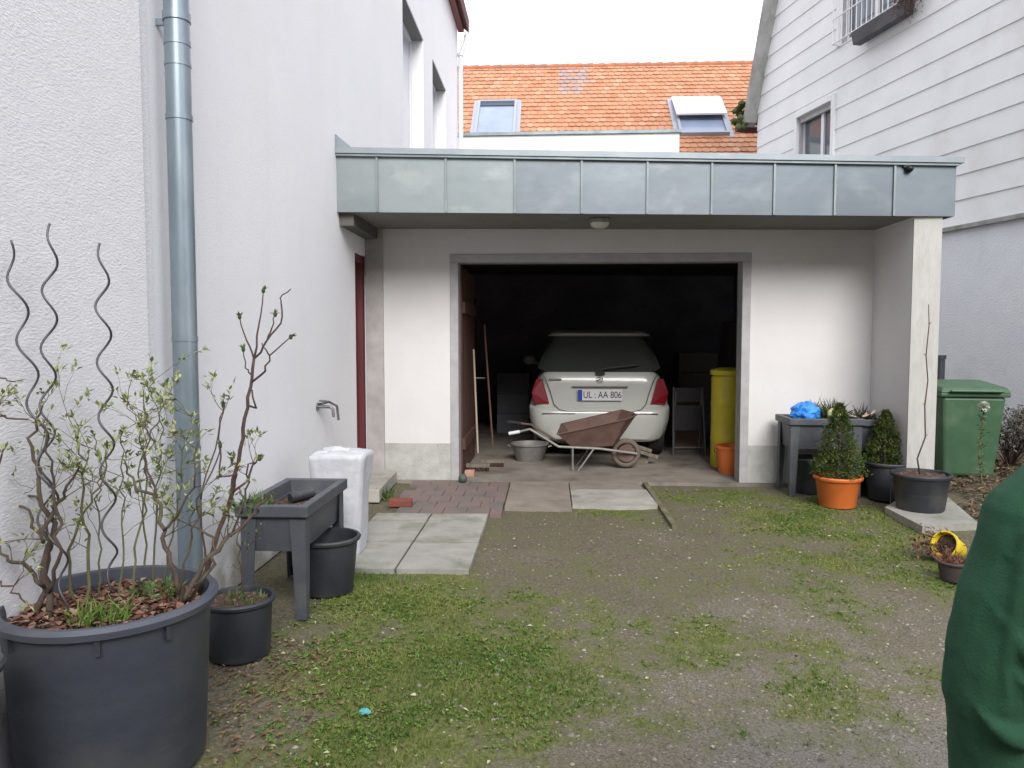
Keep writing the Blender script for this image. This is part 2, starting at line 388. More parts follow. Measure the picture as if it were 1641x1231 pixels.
# ------------------------------------------------------------------ house at the left
WX = -1.88
DOOR0 = 7.40
hl = thing('house', 'tall white plastered house on the left with two upper windows and a zinc downpipe', 'house', (-4.5, 9, 0))
wins = [(9.97, 11.6, 3.25, 5.90), (12.5, 14.1, 3.25, 5.95)]
mb = MB()
for (a, b_, z0, z1) in tiles(3.56, 15.9, 0, 7.8, wins+[(DOOR0, 7.86, .14, 2.32)]): mb.box(WX-.35, WX, a, b_, z0, z1)
mb.box(-9, WX-.35, 15.6, 15.9, 0, 7.8); mb.box(-9, -8.7, .2, 15.6, 0, 7.8)
mb.build('wall', M_plaster, hl, world=True)
mb = MB()          # the nearer stretch is coarser plaster and stands 4 cm proud
n = 10
mb.box(WX-.35, WX+.045, -4, 3.44, 0, 7.8)
mb.box(WX-.35, WX+.012, 3.44, 3.56, 0, 7.8)
mb.build('rough_wall', M_rough, hl, world=True)
mb = MB(); prof = [(WX+.22, 7.72), (WX+.22, 7.98), (-5.5, 11.2), (-9.2, 7.98), (-9.2, 7.72), (-5.5, 10.9)]
mb.prism(prof, 20.4, 'y', -4.3); mb.build('roof', mat('dark_tile', (.12, .05, .04), .8, (.08, .035, .03), 5), hl, world=True)
mb = MB(); mb.box(WX+.001, WX+.12, -4.2, 16.05, 7.74-.02, 7.70+.24+.0, a=0)
mb.build('eave_board', M_oxblood, hl, world=True)
mb = MB(); mb.tube([(WX+.17, 16.0, 7.62), (WX+.17, 15.86, 7.45), (WX+.07, 15.85, 7.20), (WX+.07, 15.85, 7.0), (WX+.07, 15.85, 0)], .05, 12)
for z in (7.2, 5.3, 3.2): mb.tube([(WX+.07, 15.85, z-.03), (WX+.07, 15.85, z+.03)], .062, 12)
mb.build('rain_pipe', M_white, hl, True, True)
for (a, b_, z0, z1) in wins:
    f = MB(); x = WX-.17
    f.box(x-.05, x, a, a+.09, z0, z1); f.box(x-.05, x, b_-.09, b_, z0, z1)
    f.box(x-.05, x, a+.09, b_-.09, z0, z0+.07); f.box(x-.05, x, a+.09, b_-.09, z1-.07, z1); m_ = (a+b_)/2
    f.box(x-.05, x, m_-.05, m_+.05, z0+.07, z1-.07)
    fo = f.build('window', M_wframe, hl, world=True)
    MB().box(x-.04, x-.025, a+.09, b_-.09, z0+.07, z1-.07).build('pane', M_glassl, fo, world=True)
    MB().box(x, WX+.04, a+.001, b_-.001, z0-.03, z0+.0).build('sill', M_zincd, fo, world=True)
    MB().box(x-.05, WX-.012, a+.001, b_-.001, z1-.012, z1-.001).build('lintel', mat('lintel_grey', (.22, .22, .22), .9), fo, world=True)
# porch door in the wall under the canopy: oxblood frame
d = MB(); d.box(WX-.16, WX-.02, DOOR0, DOOR0+.08, .14, 2.32); d.box(WX-.16, WX-.02, DOOR0+.08, 7.86, 2.24, 2.32)
d.box(WX-.16, WX-.02, 7.76, 7.86, .14, 2.24)
do = d.build('door', M_redbrown, hl, world=True)
MB().box(WX-.13, WX-.07, DOOR0+.08, 7.76, .14, 2.24).build('panel', M_redbrown, do, world=True)
# zinc downpipe on the near corner
PX, PY = WX+.10, 3.68
mb = MB(); mb.tube([(PX, PY, 0.0), (PX, PY, 7.6)], .058, 24)
for z, r_, h in ((3.25, .063, .05), (3.02, .064, .02), (2.90, .061, .012), (2.55, .062, .012), (1.49, .061, .012), (.95, .061, .012), (2.80, .061, .01)):
    mb.tube([(PX, PY, z-h), (PX, PY, z+h)], r_, 24)
mb.box(WX, PX, PY-.01, PY+.01, 2.985, 3.015); mb.box(WX, PX, PY-.01, PY+.01, .94, .97)
mb.build('downpipe', M_pipe, hl, True, True)
# door step
st = MB(); st.hexa([Vector(p) for p in ((WX, 6.80, 0), (-1.53, 6.80, 0), (-1.57, 7.80, 0), (WX, 7.80, 0), (WX, 6.80, .12), (-1.53, 6.80, .12), (-1.57, 7.80, .12), (WX, 7.80, .12))])
st.build('doorstep', M_concrete, hl, world=True, bev=.01)

# ------------------------------------------------------------------ garage
GY = 7.85
gl, gr = -1.70, 3.22            # front wall between these
ol, orr, oz = at(735, 600, Y=GY).x, at(1187, 600, Y=GY).x, at(960, 420, Y=GY).z
ga = thing('garage', 'white flat roofed garage with zinc clad canopy and a wide open doorway', 'garage', (.8, GY, 0))
mb = MB(); fr = .085
for (a, b_, z0, z1) in tiles(gl, gr, .40, 2.62, [(ol-fr, orr+fr, -.1, oz+fr)]): mb.box(a, b_, GY, GY+.24, z0, z1)
pxr = at(1507, 500, Y=6.99).x; mb.box(gr, pxr, 7.03, 13.6, 0, 2.6); MB().box(gr-.004, pxr+.004, 7.014, 7.03, 0, 2.58).build('pier_board', mat('grey_white_board', (.47, .46, .44), .85, (.41, .40, .38), 9, bump=.3, stretch=(2, 2, .5), c3=(.36, .35, .32), s3=5), ga, world=True)             # right side wall, its end is the pier
mb.build('wall', M_gwall, ga, world=True)
for a, b_ in ((gl, ol-fr), (orr+fr, gr)): MB().box(a, b_, GY-.004, GY+.24, 0, .40).build('plinth', M_plinth, ga, world=True)
mb = MB(); mb.box(WX+.001, gl, GY-.03, GY+.24, 0, 2.62); mb.build('corner_post', M_gwood, ga, world=True)
mb = MB(); mb.box(ol-fr, ol, GY-.012, GY+.20, .0, oz); mb.box(orr, orr+fr, GY-.012, GY+.20, .0, oz); mb.box(ol-fr, orr+fr, GY-.012, GY+.20, oz, oz+fr)
mb.build('door_frame', M_frame, ga, world=True, bev=.006)
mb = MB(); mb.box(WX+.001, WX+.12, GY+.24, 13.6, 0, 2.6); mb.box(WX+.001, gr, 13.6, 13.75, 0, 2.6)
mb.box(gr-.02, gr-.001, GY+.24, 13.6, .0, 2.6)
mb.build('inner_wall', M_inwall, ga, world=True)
struct(MB().box(WX+.13, gr-.03, GY-.05, 13.6, -.1, .02), 'floor', mat('garage_floor', (.19, .165, .14), .9, (.25, .22, .185), 2.5, bump=.4, bscale=60, c3=(.10, .085, .07), s3=1.6, t3=(.5, .7)))
FL = Vector((WX+.002, 6.80)); FR = Vector((at(1531, 300, Y=7.0).x, 7.0))
zl0, zl1 = at(541, 340, Y=6.8).z, at(541, 248, Y=6.8).z; zr0, zr1 = at(1531, 347, Y=7.0).z, at(1531, 264, Y=7.0).z
def fas(u, off=0):   # point on the fascia line, off = outward
    p = FL.lerp(FR, u); return p.x, p.y-off
def fz(u, k): return (zl0+(zr0-zl0)*u)*(1-k)+(zl1+(zr1-zl1)*u)*k
mb = MB()
mb.hexa([Vector(p) for p in ((FL.x, FL.y+.03, zl0+.02), (FR.x, FR.y+.03, zr0+.02), (FR.x, 13.8, zr0+.02), (FL.x, 13.8, zl0+.02), (FL.x, FL.y+.03, zl1-.02), (FR.x, FR.y+.03, zr1-.02), (FR.x, 13.8, zr1-.02), (FL.x, 13.8, zl1-.02))])
mb.build('roof', mat('roof_felt', (.10, .10, .10), .9, (.14, .14, .13), 4), ga, world=True)
mb = MB(); mb.hexa([Vector(p) for p in ((FL.x, FL.y+.02, zl0), (FR.x-.06, FR.y+.02, zr0), (FR.x-.06, 13.7, zr0), (FL.x, 13.7, zl0), (FL.x, FL.y+.02, zl0+.018), (FR.x-.06, FR.y+.02, zr0+.018), (FR.x-.06, 13.7, zr0+.018), (FL.x, 13.7, zl0+.018))])
mb.build('soffit', mat('soffit_board', (.20, .19, .18), .9, (.17, .16, .15), 2), ga, world=True)
seams = [541, 605, 715, 825, 932, 1037, 1140, 1240, 1337, 1432, 1531]
us = []
for s_ in seams:
    lo, hi = 0.0, 1.0
    for _ in range(30):
        m_ = (lo+hi)/2; x, y = fas(m_); v = Vector((x, y, 2.8))-EYE; c = CM.transposed()@v; px = CX+FPX*c.x/-c.z
        if px < s_: lo = m_
        else: hi = m_
    us.append(m_)
us[0] = 0; us[-1] = 1
ZP = [mat('zinc_tray_%d' % q, a, ro, b2, sc, metal=.55, bump=.06, bscale=4, bdist=.02, c3=tuple(.5*u_+.5*v_ for u_, v_ in zip(a, c_)), s3=1.1+.4*q, detail=3, stretch=(1, 1, 1.6)) for q, (a, b2, c_, ro, sc) in enumerate((
    ((.185, .215, .24), (.15, .18, .205), (.26, .29, .31), .40, 1.3), ((.20, .23, .25), (.16, .19, .215), (.31, .34, .35), .42, 1.8), ((.18, .21, .235), (.15, .175, .20), (.28, .31, .34), .36, 1.1),
    ((.19, .22, .24), (.16, .185, .205), (.31, .33, .34), .44, 2.1), ((.25, .28, .285), (.215, .25, .26), (.34, .37, .36), .46, 1.5), ((.245, .275, .28), (.205, .24, .25), (.35, .37, .36), .45, 1.2)))]
for i in range(len(us)-1):      # each zinc tray is its own sheet
    p = MB(); a, b_ = us[i], us[i+1]; k = 8; vs = []
    nj = 5
    for j in range(nj+1):
        for q in range(k+1):
            u = a+(b_-a)*q/k; bul = .0008*math.sin(math.pi*q/k)*math.sin(math.pi*j/nj)*random.uniform(.4, 1.5)
            x, y = fas(u, .001+bul); vs.append((x, y, fz(u, j/nj)))
    x0 = len(vs)
    p.add(vs, [(j*(k+1)+q, j*(k+1)+q+1, (j+1)*(k+1)+q+1, (j+1)*(k+1)+q) for j in range(nj) for q in range(k)])
    o = p.build('zinc_panel', ZP[(i*2+i//3) % 4] if i > 2 else ZP[5-i % 2], ga, False, True)
    sm = o.modifiers.new('thick', 'SOLIDIFY'); sm.thickness = .012; sm.offset = 0
for u in us[1:-1]:
    x, y = fas(u); z0, z1 = fz(u, 0), fz(u, 1); MB().box(x-.009, x+.009, y-.026, y-.002, z0, z1).build('standing_seam', M_zincd, ga, world=True)
mb = MB()
(xa, yA), (xb, yB) = fas(0, .05), fas(1, .05); xb += .05
mb.hexa([Vector(p) for p in ((xa, yA, zl1+.006), (xb, yB, zr1+.006), (xb, yB+.2, zr1+.006), (xa, yA+.2, zl1+.006), (xa, yA, zl1+.056), (xb, yB, zr1+.056), (xb, yB+.2, zr1+.050), (xa, yA+.2, zl1+.050))])
mb.hexa([Vector(p) for p in ((xb-.18, yB+.2, zr1+.006), (xb, yB+.2, zr1+.006), (xb, 13.8, zr1+.006), (xb-.18, 13.8, zr1+.006), (xb-.18, yB+.2, zr1+.05), (xb, yB+.2, zr1+.05), (xb, 13.8, zr1+.05), (xb-.18, 13.8, zr1+.05))])
mb.build('capping', M_zinc, ga, world=True)
mb = MB(); mb.hexa([Vector(p) for p in ((xa, yA+.012, zl1-.016), (xb-.04, yB+.012, zr1-.016), (xb-.04, yB+.06, zr1-.016), (xa, yA+.06, zl1-.016), (xa, yA+.012, zl1+.004), (xb-.04, yB+.012, zr1+.004), (xb-.04, yB+.06, zr1+.004), (xa, yA+.06, zl1+.004))])
mb.build('drip_edge', M_zincd, ga, world=True)
mb = MB(); mb.box(FR.x-.012, FR.x, 7.02, 13.8, zr0, zr1); mb.build('side_cladding', M_zinc, ga, world=True)
mb = MB(); mb.add([(WX+.003, yA+.005, zl1+.05), (WX+.15, yA+.005, zl1+.05), (WX+.003, yA+.005, zl1+.17), (WX+.003, yA+1.4, zl1+.05), (WX+.03, yA+1.4, zl1+.05), (WX+.003, yA+1.4, zl1+.17)],
                  [(0,1,2),(3,5,4),(0,2,5,3),(1,4,5,2),(0,3,4,1)]); mb.build('wall_flashing', M_zinc, ga, world=True)
mb = MB(); mb.box(WX+.003, WX+.13, 6.86, GY-.03, zl0-.11, zl0-.001); mb.build('soffit_beam', mat('dark_beam', (.10, .10, .09), .8), ga, world=True)
mb = MB(); c = at(1455, 272, Y=6.98); mb.ell((c.x, c.y-.02, c.z), (.035, .05, .03)); mb.box(c.x-.05, c.x+.01, c.y-.03, c.y-.005, c.z+.015, c.z+.035)
mb.build('sensor', M_ink, ga, True, True)
# leaf of the timber garage door, swung open against the left inside
mb = MB(); X0 = ol+.01
for k in range(5): mb.box(X0-.04, X0-.0, GY+.25+k*.27, GY+.25+k*.27+.26, .03, oz-.02)
mb.box(X0-.0, X0+.03, GY+.26, GY+1.55, .3, .42); mb.box(X0, X0+.03, GY+.26, GY+1.55, 1.75, 1.87)
tag(mb.build('door_leaf', M_brown, ga, world=True))
# bulkhead lamp under the canopy
c = at(961, 352, Y=7.15); lz = zl0+(zr0-zl0)*.55
la = thing('ceiling_lamp', 'unlit oval glass lamp under the canopy above the garage doorway', 'lamp', (c.x, 7.15, lz))
MB().lathe([(.0, -.035), (.095, -.035), (.10, -.02), (.10, -.0005)], 24).build('base', M_lgrey, la, True)
MB().lathe([(0, -.085), (.04, -.083), (.07, -.07), (.085, -.05), (.088, -.0352)], 24).build('lamp_shade', mat('frosted_glass', (.55, .55, .5), .25), la, True)

# ------------------------------------------------------------------ unseen house added behind the viewer to shade the canopy
hb_ = thing('house', 'grey brown rendered house added behind the viewer, outside the picture, to shade the canopy', 'house', (0, -9, 0))
hw = [(x, x+1.2, z, z+1.4) for z in (1.0, 4.0) for x in (-9, -6, -3, 0, 3, 6, 9)]
mb = MB()
for (a, b_, z0, z1) in tiles(-13, 13, 0, 6.6, hw): mb.box(a, b_, -9.3, -9, z0, z1)
mb.box(-13, 13, -16, -15.7, 0, 6.6); mb.box(-13, -12.7, -15.7, -9.3, 0, 6.6); mb.box(12.7, 13, -15.7, -9.3, 0, 6.6)
mb.build('wall', mat('brown_render', (.20, .18, .165), .9, (.16, .145, .13), 1), hb_, world=True)
mb = MB(); mb.prism([(-8.5, 6.62), (-12.5, 9.6), (-16.5, 6.62)], 27, 'x', -13.5); mb.build('roof', MC['dark_tile'], hb_, world=True)
for (a, b_, z0, z1) in hw:
    f = MB(); f.box(a, a+.07, -9.2, -9.13, z0, z1); f.box(b_-.07, b_, -9.2, -9.13, z0, z1); f.box(a+.07, b_-.07, -9.2, -9.13, z0, z0+.07); f.box(a+.07, b_-.07, -9.2, -9.13, z1-.07, z1)
    fo = f.build('window', M_wframe, hb_, world=True); MB().box(a+.07, b_-.07, -9.18, -9.17, z0+.07, z1-.07).build('pane', M_glass, fo, world=True)

# ------------------------------------------------------------------ houses behind
bx = thing('annex', 'low white flat roofed building with grey coping behind the garage roof', 'building', (0, 17.5, 0))
a, b_ = at(700, 215, Y=17), at(1089, 210, Y=17)
MB().hexa([Vector(p) for p in ((-2.6, 17, 0), (b_.x, 17, 0), (b_.x, 18.6, 0), (-2.6, 18.6, 0), (-2.6, 17, at(740, 219, Y=17).z), (b_.x, 17, at(1089, 213, Y=17).z), (b_.x, 18.6, at(1089, 213, Y=17).z), (-2.6, 18.6, at(740, 219, Y=17).z))]).build('wall', mat('bright_plaster', (.80, .795, .78), .9, (.76, .755, .74), 1), bx, world=True)
zA, zB = at(740, 219, Y=17).z, at(1089, 213, Y=17).z
MB().hexa([Vector(p) for p in ((-2.7, 16.95, zA+.002), (b_.x+.04, 16.95, zB+.002), (b_.x+.04, 18.65, zB+.002), (-2.7, 18.65, zA+.002), (-2.7, 16.95, zA+.07), (b_.x+.04, 16.95, zB+.07), (b_.x+.04, 18.65, zB+.07), (-2.7, 18.65, zA+.07))]).build('coping', M_zincd, bx, world=True)

rh = thing('house', 'house behind the garage with a bright orange tiled roof and two roof windows', 'house', (2, 22, 0))
RE, RR = (19.2, 5.25), (24.0, None)
zr_l, zr_r = at(740, 104, Y=24).z, at(1200, 109, Y=24).z
zr_m = (zr_l+zr_r)/2
sl_dir = Vector((0, 24-19.2, zr_m-5.25)); SLEN = sl_dir.length; sl_dir.normalize()
nrm = Vector((0, -sl_dir.z, sl_dir.y))
def rp(x, s, h=0): return Vector((x, 19.2, 5.25))+sl_dir*s+nrm*h
XA, XB = -5.0, 9.5
def proj(p):
    c = CM.transposed()@(Vector(p)-EYE); return CX+FPX*c.x/-c.z, CY-FPX*c.y/-c.z
mb = MB(); course = .235; tw = .19; rows = int(SLEN/course); rnd = random.Random(4)
for j in range(rows+1):
    s0 = j*course; s1 = min(s0+course*1.25, SLEN); off = (j % 2)*tw/2; x = XA+off
    yj = rnd.uniform(-.006, .006)
    while x < XB:
        t = rnd.uniform(0, .85); lift = rnd.uniform(0, .012)
        px, py = proj(rp(x, s0))
        if 892 < px < 938 and py < 152+6*math.sin(px): t = rnd.uniform(.92, 1) if rnd.random() < .75 else t
        b0 = .030+lift; e = .003
        vs = [rp(x+e, s0+.03+yj, b0), rp(x+tw*.5, s0+yj, b0), rp(x+tw-e, s0+.03+yj, b0), rp(x+tw-e, s1, .008), rp(x+e, s1, .008),
              rp(x+e, s0+.03+yj, b0-.018), rp(x+tw*.5, s0+yj, b0-.018), rp(x+tw-e, s0+.03+yj, b0-.018)]
        mb.add(vs, [(0,1,2,3,4),(0,5,6,1),(1,6,7,2),(0,4,5),(2,7,3)], t); x += tw
M_tile = attr_mat('clay_tile', [(0, (.42, .20, .115)), (.3, (.47, .24, .145)), (.6, (.38, .175, .095)), (.85, (.50, .29, .19)), (.9, (.30, .20, .18)), (1, (.36, .27, .24))], .8, spec=.2)
roof = mb.build('roof', M_tile, rh, world=True, attr='col', fix=False)
mb = MB(); mb.hexa([rp(XA, 0, -.12), rp(XB, 0, -.12), rp(XB, SLEN, -.12), rp(XA, SLEN, -.12), rp(XA, 0, .004), rp(XB, 0, .004), rp(XB, SLEN, .004), rp(XA, SLEN, .004)])
mb.build('roof_deck', mat('deck_brown', (.20, .08, .045), .9), rh, world=True)  # plain dark brown sheet beneath the tiles
mb = MB(); p0 = rp(XA, SLEN)
x = XA
while x < XB: mb.tube([(x, 24.03, zr_m+.0+rnd.uniform(-.01, .01)), (x+.36, 24.03, zr_m+.015)], [.09, .105], 10); x += .35
mb.build('ridge_tiles', mat('ridge_clay', (.42, .15, .07), .85, (.26, .12, .08), 3), rh, True, True)
mb = MB(); mb.box(XA+.3, XB-.3, 19.6, 27.8, 0, 5.3); mb.add([(XA+.3, 19.6, 5.3), (XA+.3, 27.8, 5.3), (XA+.3, 24, zr_m-.3), (XB-.3, 19.6, 5.3), (XB-.3, 27.8, 5.3), (XB-.3, 24, zr_m-.3)], [(0,1,2),(3,5,4),(0,2,5,3),(1,4,5,2)])
mb.build('wall', mat('cream_render', (.62, .58, .50), .9), rh, world=True)
def on_roof(px, py):
    d = ray(px, py); P0 = rp(0, 0); t = (P0-EYE).dot(nrm)/d.dot(nrm); h = EYE+d*t; return h.x, (h-P0).dot(sl_dir)
def roofwin(pl, pr, pt, pb, label, openlid):
    x0, s1 = on_roof(pl, pt); x1, s0 = on_roof(pr, pb); x1 = on_roof(pr, pt)[0]
    def rb(m_, a, b_, c_, d_, h0, h1): m_.hexa([rp(a, c_, h0), rp(b_, c_, h0), rp(b_, d_, h0), rp(a, d_, h0), rp(a, c_, h1), rp(b_, c_, h1), rp(b_, d_, h1), rp(a, d_, h1)])
    f = MB(); e = .07
    rb(f, x0, x0+e, s0, s1, .0, .13); rb(f, x1-e, x1, s0, s1, 0, .13); rb(f, x0+e, x1-e, s0, s0+e, 0, .13); rb(f, x0+e, x1-e, s1-e, s1, 0, .13)
    rb(f, x0-.12, x0, s0-.1, s1+.1, 0, .045); rb(f, x1, x1+.12, s0-.1, s1+.1, 0, .045); rb(f, x0, x1, s1, s1+.15, 0, .045)
    fo = f.build('roof_window', mat('roofwin_frame', (.30, .33, .38), .5), rh, world=True); fo['label'] = label
    g = MB(); rb(g, x0+e, x1-e, s0+e, s1-e, .05, .07); g.build('pane', M_skyglass, fo, world=True)
    if openlid:
        g = MB(); a = rp(x0-.02, s1-.02, .16); b2 = rp(x1+.02, s1-.02, .16)
        v = (sl_dir*-1*.97+nrm*.10); v.normalize(); v *= (s1-s0)*.62; n2 = Vector((0, -v.z, v.y)).normalized()*-.05
        g.hexa([a, b2, b2+v, a+v, a-n2, b2-n2, b2+v-n2, a+v-n2]); g.build('sash', mat('sash_sky_reflection', (.80, .80, .80), .3), fo, world=True)  # white colour stands for sky reflected in the sash glass
    else:
        g = MB(); rb(g, x0+e, x1-e, s1-e-.22, s1-e, .075, .10); g.build('shutter_box', mat('dark_blind', (.05, .06, .09), .6), fo, world=True)
roofwin(767, 829, 167, 222, 'closed roof window with dark blind box', False)
roofwin(1076, 1151, 163, 219, 'roof window with its sash tilted open, sky reflection painted white', True)
# ------------------------------------------------------------------ house at the right
C0 = Vector((4.25, 16.2, 0)); dd = Vector((.226, -.974, 0)).normalized(); RZ = math.atan2(dd.y, dd.x); nn = Vector((-dd.y, dd.x, 0))  # nn points into the house
def onw(px, py):
    d = ray(px, py); t = (C0-EYE).dot(nn)/d.dot(nn); h = EYE+d*t; return (h-C0).dot(dd), h.z
rr = thing('house', 'steep gabled house on the right clad in wide pale horizontal boards over a rendered base', 'house', C0, RZ)
zb = 3.0; eave = onw(1196, 186)[1]; ru, rz2 = onw(1247, 0); rs = (rz2-eave)/ru
RK = lambda z: max(0, (z-eave)/rs)
u1, zt1 = onw(1281, 186); u2, _ = onw(1334, 200); zt1 = onw(1281, 190)[1]
w1 = (u1, u2+.02, zt1-1.35, zt1)
U1, Z1 = onw(1349, 72); U2, _ = onw(1478, 20)
w2 = (U1, U2, Z1, Z1+1.35)
row = .337; mb = MB(); END = 14
k = 0
while zb+k*row < 11.5:
    z0, z1 = zb+k*row, zb+(k+1)*row; k += 1
    cuts = sorted({z0, z1, *[z for w_ in (w1, w2) for z in (w_[2], w_[3]) if z0 < z < z1]})
    for i in range(len(cuts)-1):
        a, b_ = cuts[i], cuts[i+1]; m_ = (a+b_)/2; iv = [(0, END)]
        for w_ in (w1, w2):
            if w_[2] < m_ < w_[3]: iv = [q for s_, e_ in iv for q in ((s_, min(e_, w_[0])), (max(s_, w_[1]), e_)) if q[1] > q[0]]
        pa, pb = -.020+.014*(a-z0)/row, -.020+.014*(b_-z0)/row
        for s_, e_ in iv:
            sa, sb = (max(s_, RK(a)), max(s_, RK(b_))) if s_ == 0 else (s_, s_)
            if sa >= e_: continue
            mb.hexa([Vector(p) for p in ((sa, pa, a), (e_, pa, a), (e_, .0, a), (sa, .0, a), (sb, pb, b_), (e_, pb, b_), (e_, 0, b_), (sb, 0, b_))])
mb.build('siding', M_siding, rr)
mb = MB()
for (a, b_, z0, z1) in tiles(0, END, 0, eave, [w1, (w2[0], w2[1], w2[2], 99)]): mb.box(a, b_, .003, .25, z0, z1)
for (a, b_, z0, z1) in tiles(w2[1], END, eave, 11.5, []): mb.box(a, b_, .003, .25, z0, z1)
mb.prism([(.02, eave), (w2[0], eave), (w2[0], eave+(w2[0]-.02)*rs)], .24, 'y', .005)
mb.prism([(w2[0]+.001, w2[3]), (w2[1], w2[3]), (w2[1], 11.5), (RK(11.5), 11.5)], .24, 'y', .005)
mb.box(0, .25, .25, 7, 0, eave); mb.box(END-.25, END, .25, 7, 0, 9)
mb.build('wall', M_render, rr)
mb = MB(); mb.box(-.0, END, -.06, -.002, zb-.06, zb-.005); mb.build('drip_board', M_verge, rr)
# verge and roof plane
mb = MB(); T = (12.2-eave)/rs
def vg(u, y, h): # along the rake
    return Vector((u, y, eave+u*rs+h))
p0, p1 = -.06, T
mb.hexa([vg(p0, -.26, -.10), vg(p0, .0, -.10), vg(p1, .0, -.10), vg(p1, -.26, -.10), vg(p0-.10, -.28, .10), vg(p0-.10, .0, .10), vg(p1, .0, .25), vg(p1, -.28, .25)])
mb.build('verge', M_verge, rr)
mb = MB(); mb.hexa([vg(p0, .002, .0), vg(p0, 7, .0), vg(p1, 7, .0), vg(p1, .002, .0), vg(p0-.1, .002, .14), vg(p0-.1, 7, .14), vg(p1, 7, .3), vg(p1, .002, .3)])
mb.build('roof', MC['dark_tile'], rr)
mb = MB(); mb.tube([(-.36, -.3, eave-.32), (-.36, 7, eave-.32)], .07, 10); mb.build('gutter', mat('brown_gutter', (.10, .03, .03), .6), rr, True)
mb = MB()
for q in range(26): mb.ell((random.uniform(-.42, -.12), random.uniform(-.34, -.1), eave-.3+random.uniform(-.05, .45)), (.07, .07, .06), 7, 5, .6)
mb.build('moss', M_moss, rr, 'all')
# windows
def gwin(w_, mull, label=None):
    a, b_, z0, z1 = w_; y = .06; f = MB(); e = .07
    f.box(a, a+e, y, y+.07, z0, z1); f.box(b_-e, b_, y, y+.07, z0, z1); f.box(a+e, b_-e, y, y+.07, z0, z0+e); f.box(a+e, b_-e, y, y+.07, z1-e, z1)
    for m_ in mull: f.box(a+(b_-a)*m_-.04, a+(b_-a)*m_+.04, y-.005, y+.075, z0+e, z1-e)
    fo = f.build('window', M_wframe, rr)
    MB().box(a+e, b_-e, y+.03, y+.04, z0+e, z1-e).build('pane', M_glass, fo)
    t = MB(); t.box(a-.09, a-.002, -.055, .0, z0-.02, z1+.10); t.box(b_+.002, b_+.09, -.055, .0, z0-.02, z1+.10); t.box(a, b_, -.075, .0, z1+.003, z1+.09)
    t.build('surround', M_siding, fo)
    g = MB(); g.box(a+.001, b_-.001, .0, .055, z1-.10, z1-.002); g.box(a+.001, a+.05, .0, .055, z0, z1-.1); g.build('shutter_track', M_frame, fo)
    return fo
gwin(w1, [.62]); f2 = gwin(w2, [.42])
c_ = MB(); c_.box(w2[0]+.6*(w2[1]-w2[0]), w2[1]-.08, .095, .098, w2[2]+.07, w2[3]-.1)
r_ = MB(); z0 = w2[2]-.02
for h in (z0+.02, z0+.42, z0+.8): r_.tube([(w2[0]-.02, -.16, h), (w2[1]+.1, -.16, h)], .012, 6)
nb = 16
for q in range(nb+1):
    u = w2[0]-.02+(w2[1]+.12-w2[0])*q/nb; r_.tube([(u, -.16, z0), (u, -.16, z0+.82)], .008, 6)
for u in (w2[0]-.02, w2[1]+.1):
    r_.tube([(u, -.16, z0+.8), (u, -.03, z0+.8)], .012, 6); r_.tube([(u, -.16, z0+.02), (u, -.03, z0+.02)], .012, 6)
r_.build('window_grille', M_wframe, rr)
fu0 = onw(1386, 78)[0]; fu1 = onw(1474, 34)[0]
fb = thing('flower_box', 'dark long flower box hung below the barred upper window of the gabled house', 'flower box', C0+dd*((fu0+fu1)/2)+nn*(-.16)+Vector((0, 0, w2[2]-.26)), RZ)
h_ = (fu1-fu0)/2
MB().hexa([Vector(p) for p in ((-h_+.02, -.07, 0), (h_-.02, -.07, 0), (h_-.02, .07, 0), (-h_+.02, .07, 0), (-h_, -.1, .2), (h_, -.1, .2), (h_, .09, .2), (-h_, .09, .2))]).build('trough', M_black, fb, bev=.01)
MB().box(-h_+.02, h_-.02, -.085, .075, .2, .207).build('soil', M_soil, fb)
pl = MB(); st = MB()
for q in range(420):
    p = Vector((h_+random.gauss(-.02, .13), random.gauss(-.05, .07), .22+random.gauss(.0, .12))); pl.leaf(p, (random.gauss(0, 1), random.gauss(0, 1), random.gauss(-.3, 1)), .02, .05, random.random())
M_dry = attr_mat('dry_leaf', [(0, (.10, .04, .03)), (.6, (.20, .09, .05)), (1, (.28, .14, .07))])
tr = thing('trailing_plant', 'withered red brown plant hanging over the end of the upper flower box', 'plant', fb.location, RZ)
pl.build('leaves', M_dry, tr, attr='col', fix=False)
for q in range(9): st.tube([(h_-.1, 0, .17), (h_+random.uniform(-.1, .1), -.08, .3), (h_+random.uniform(-.05, .15), -.12, random.uniform(.0, .2))], .004, 5)
st.build('stem', M_twig, tr)

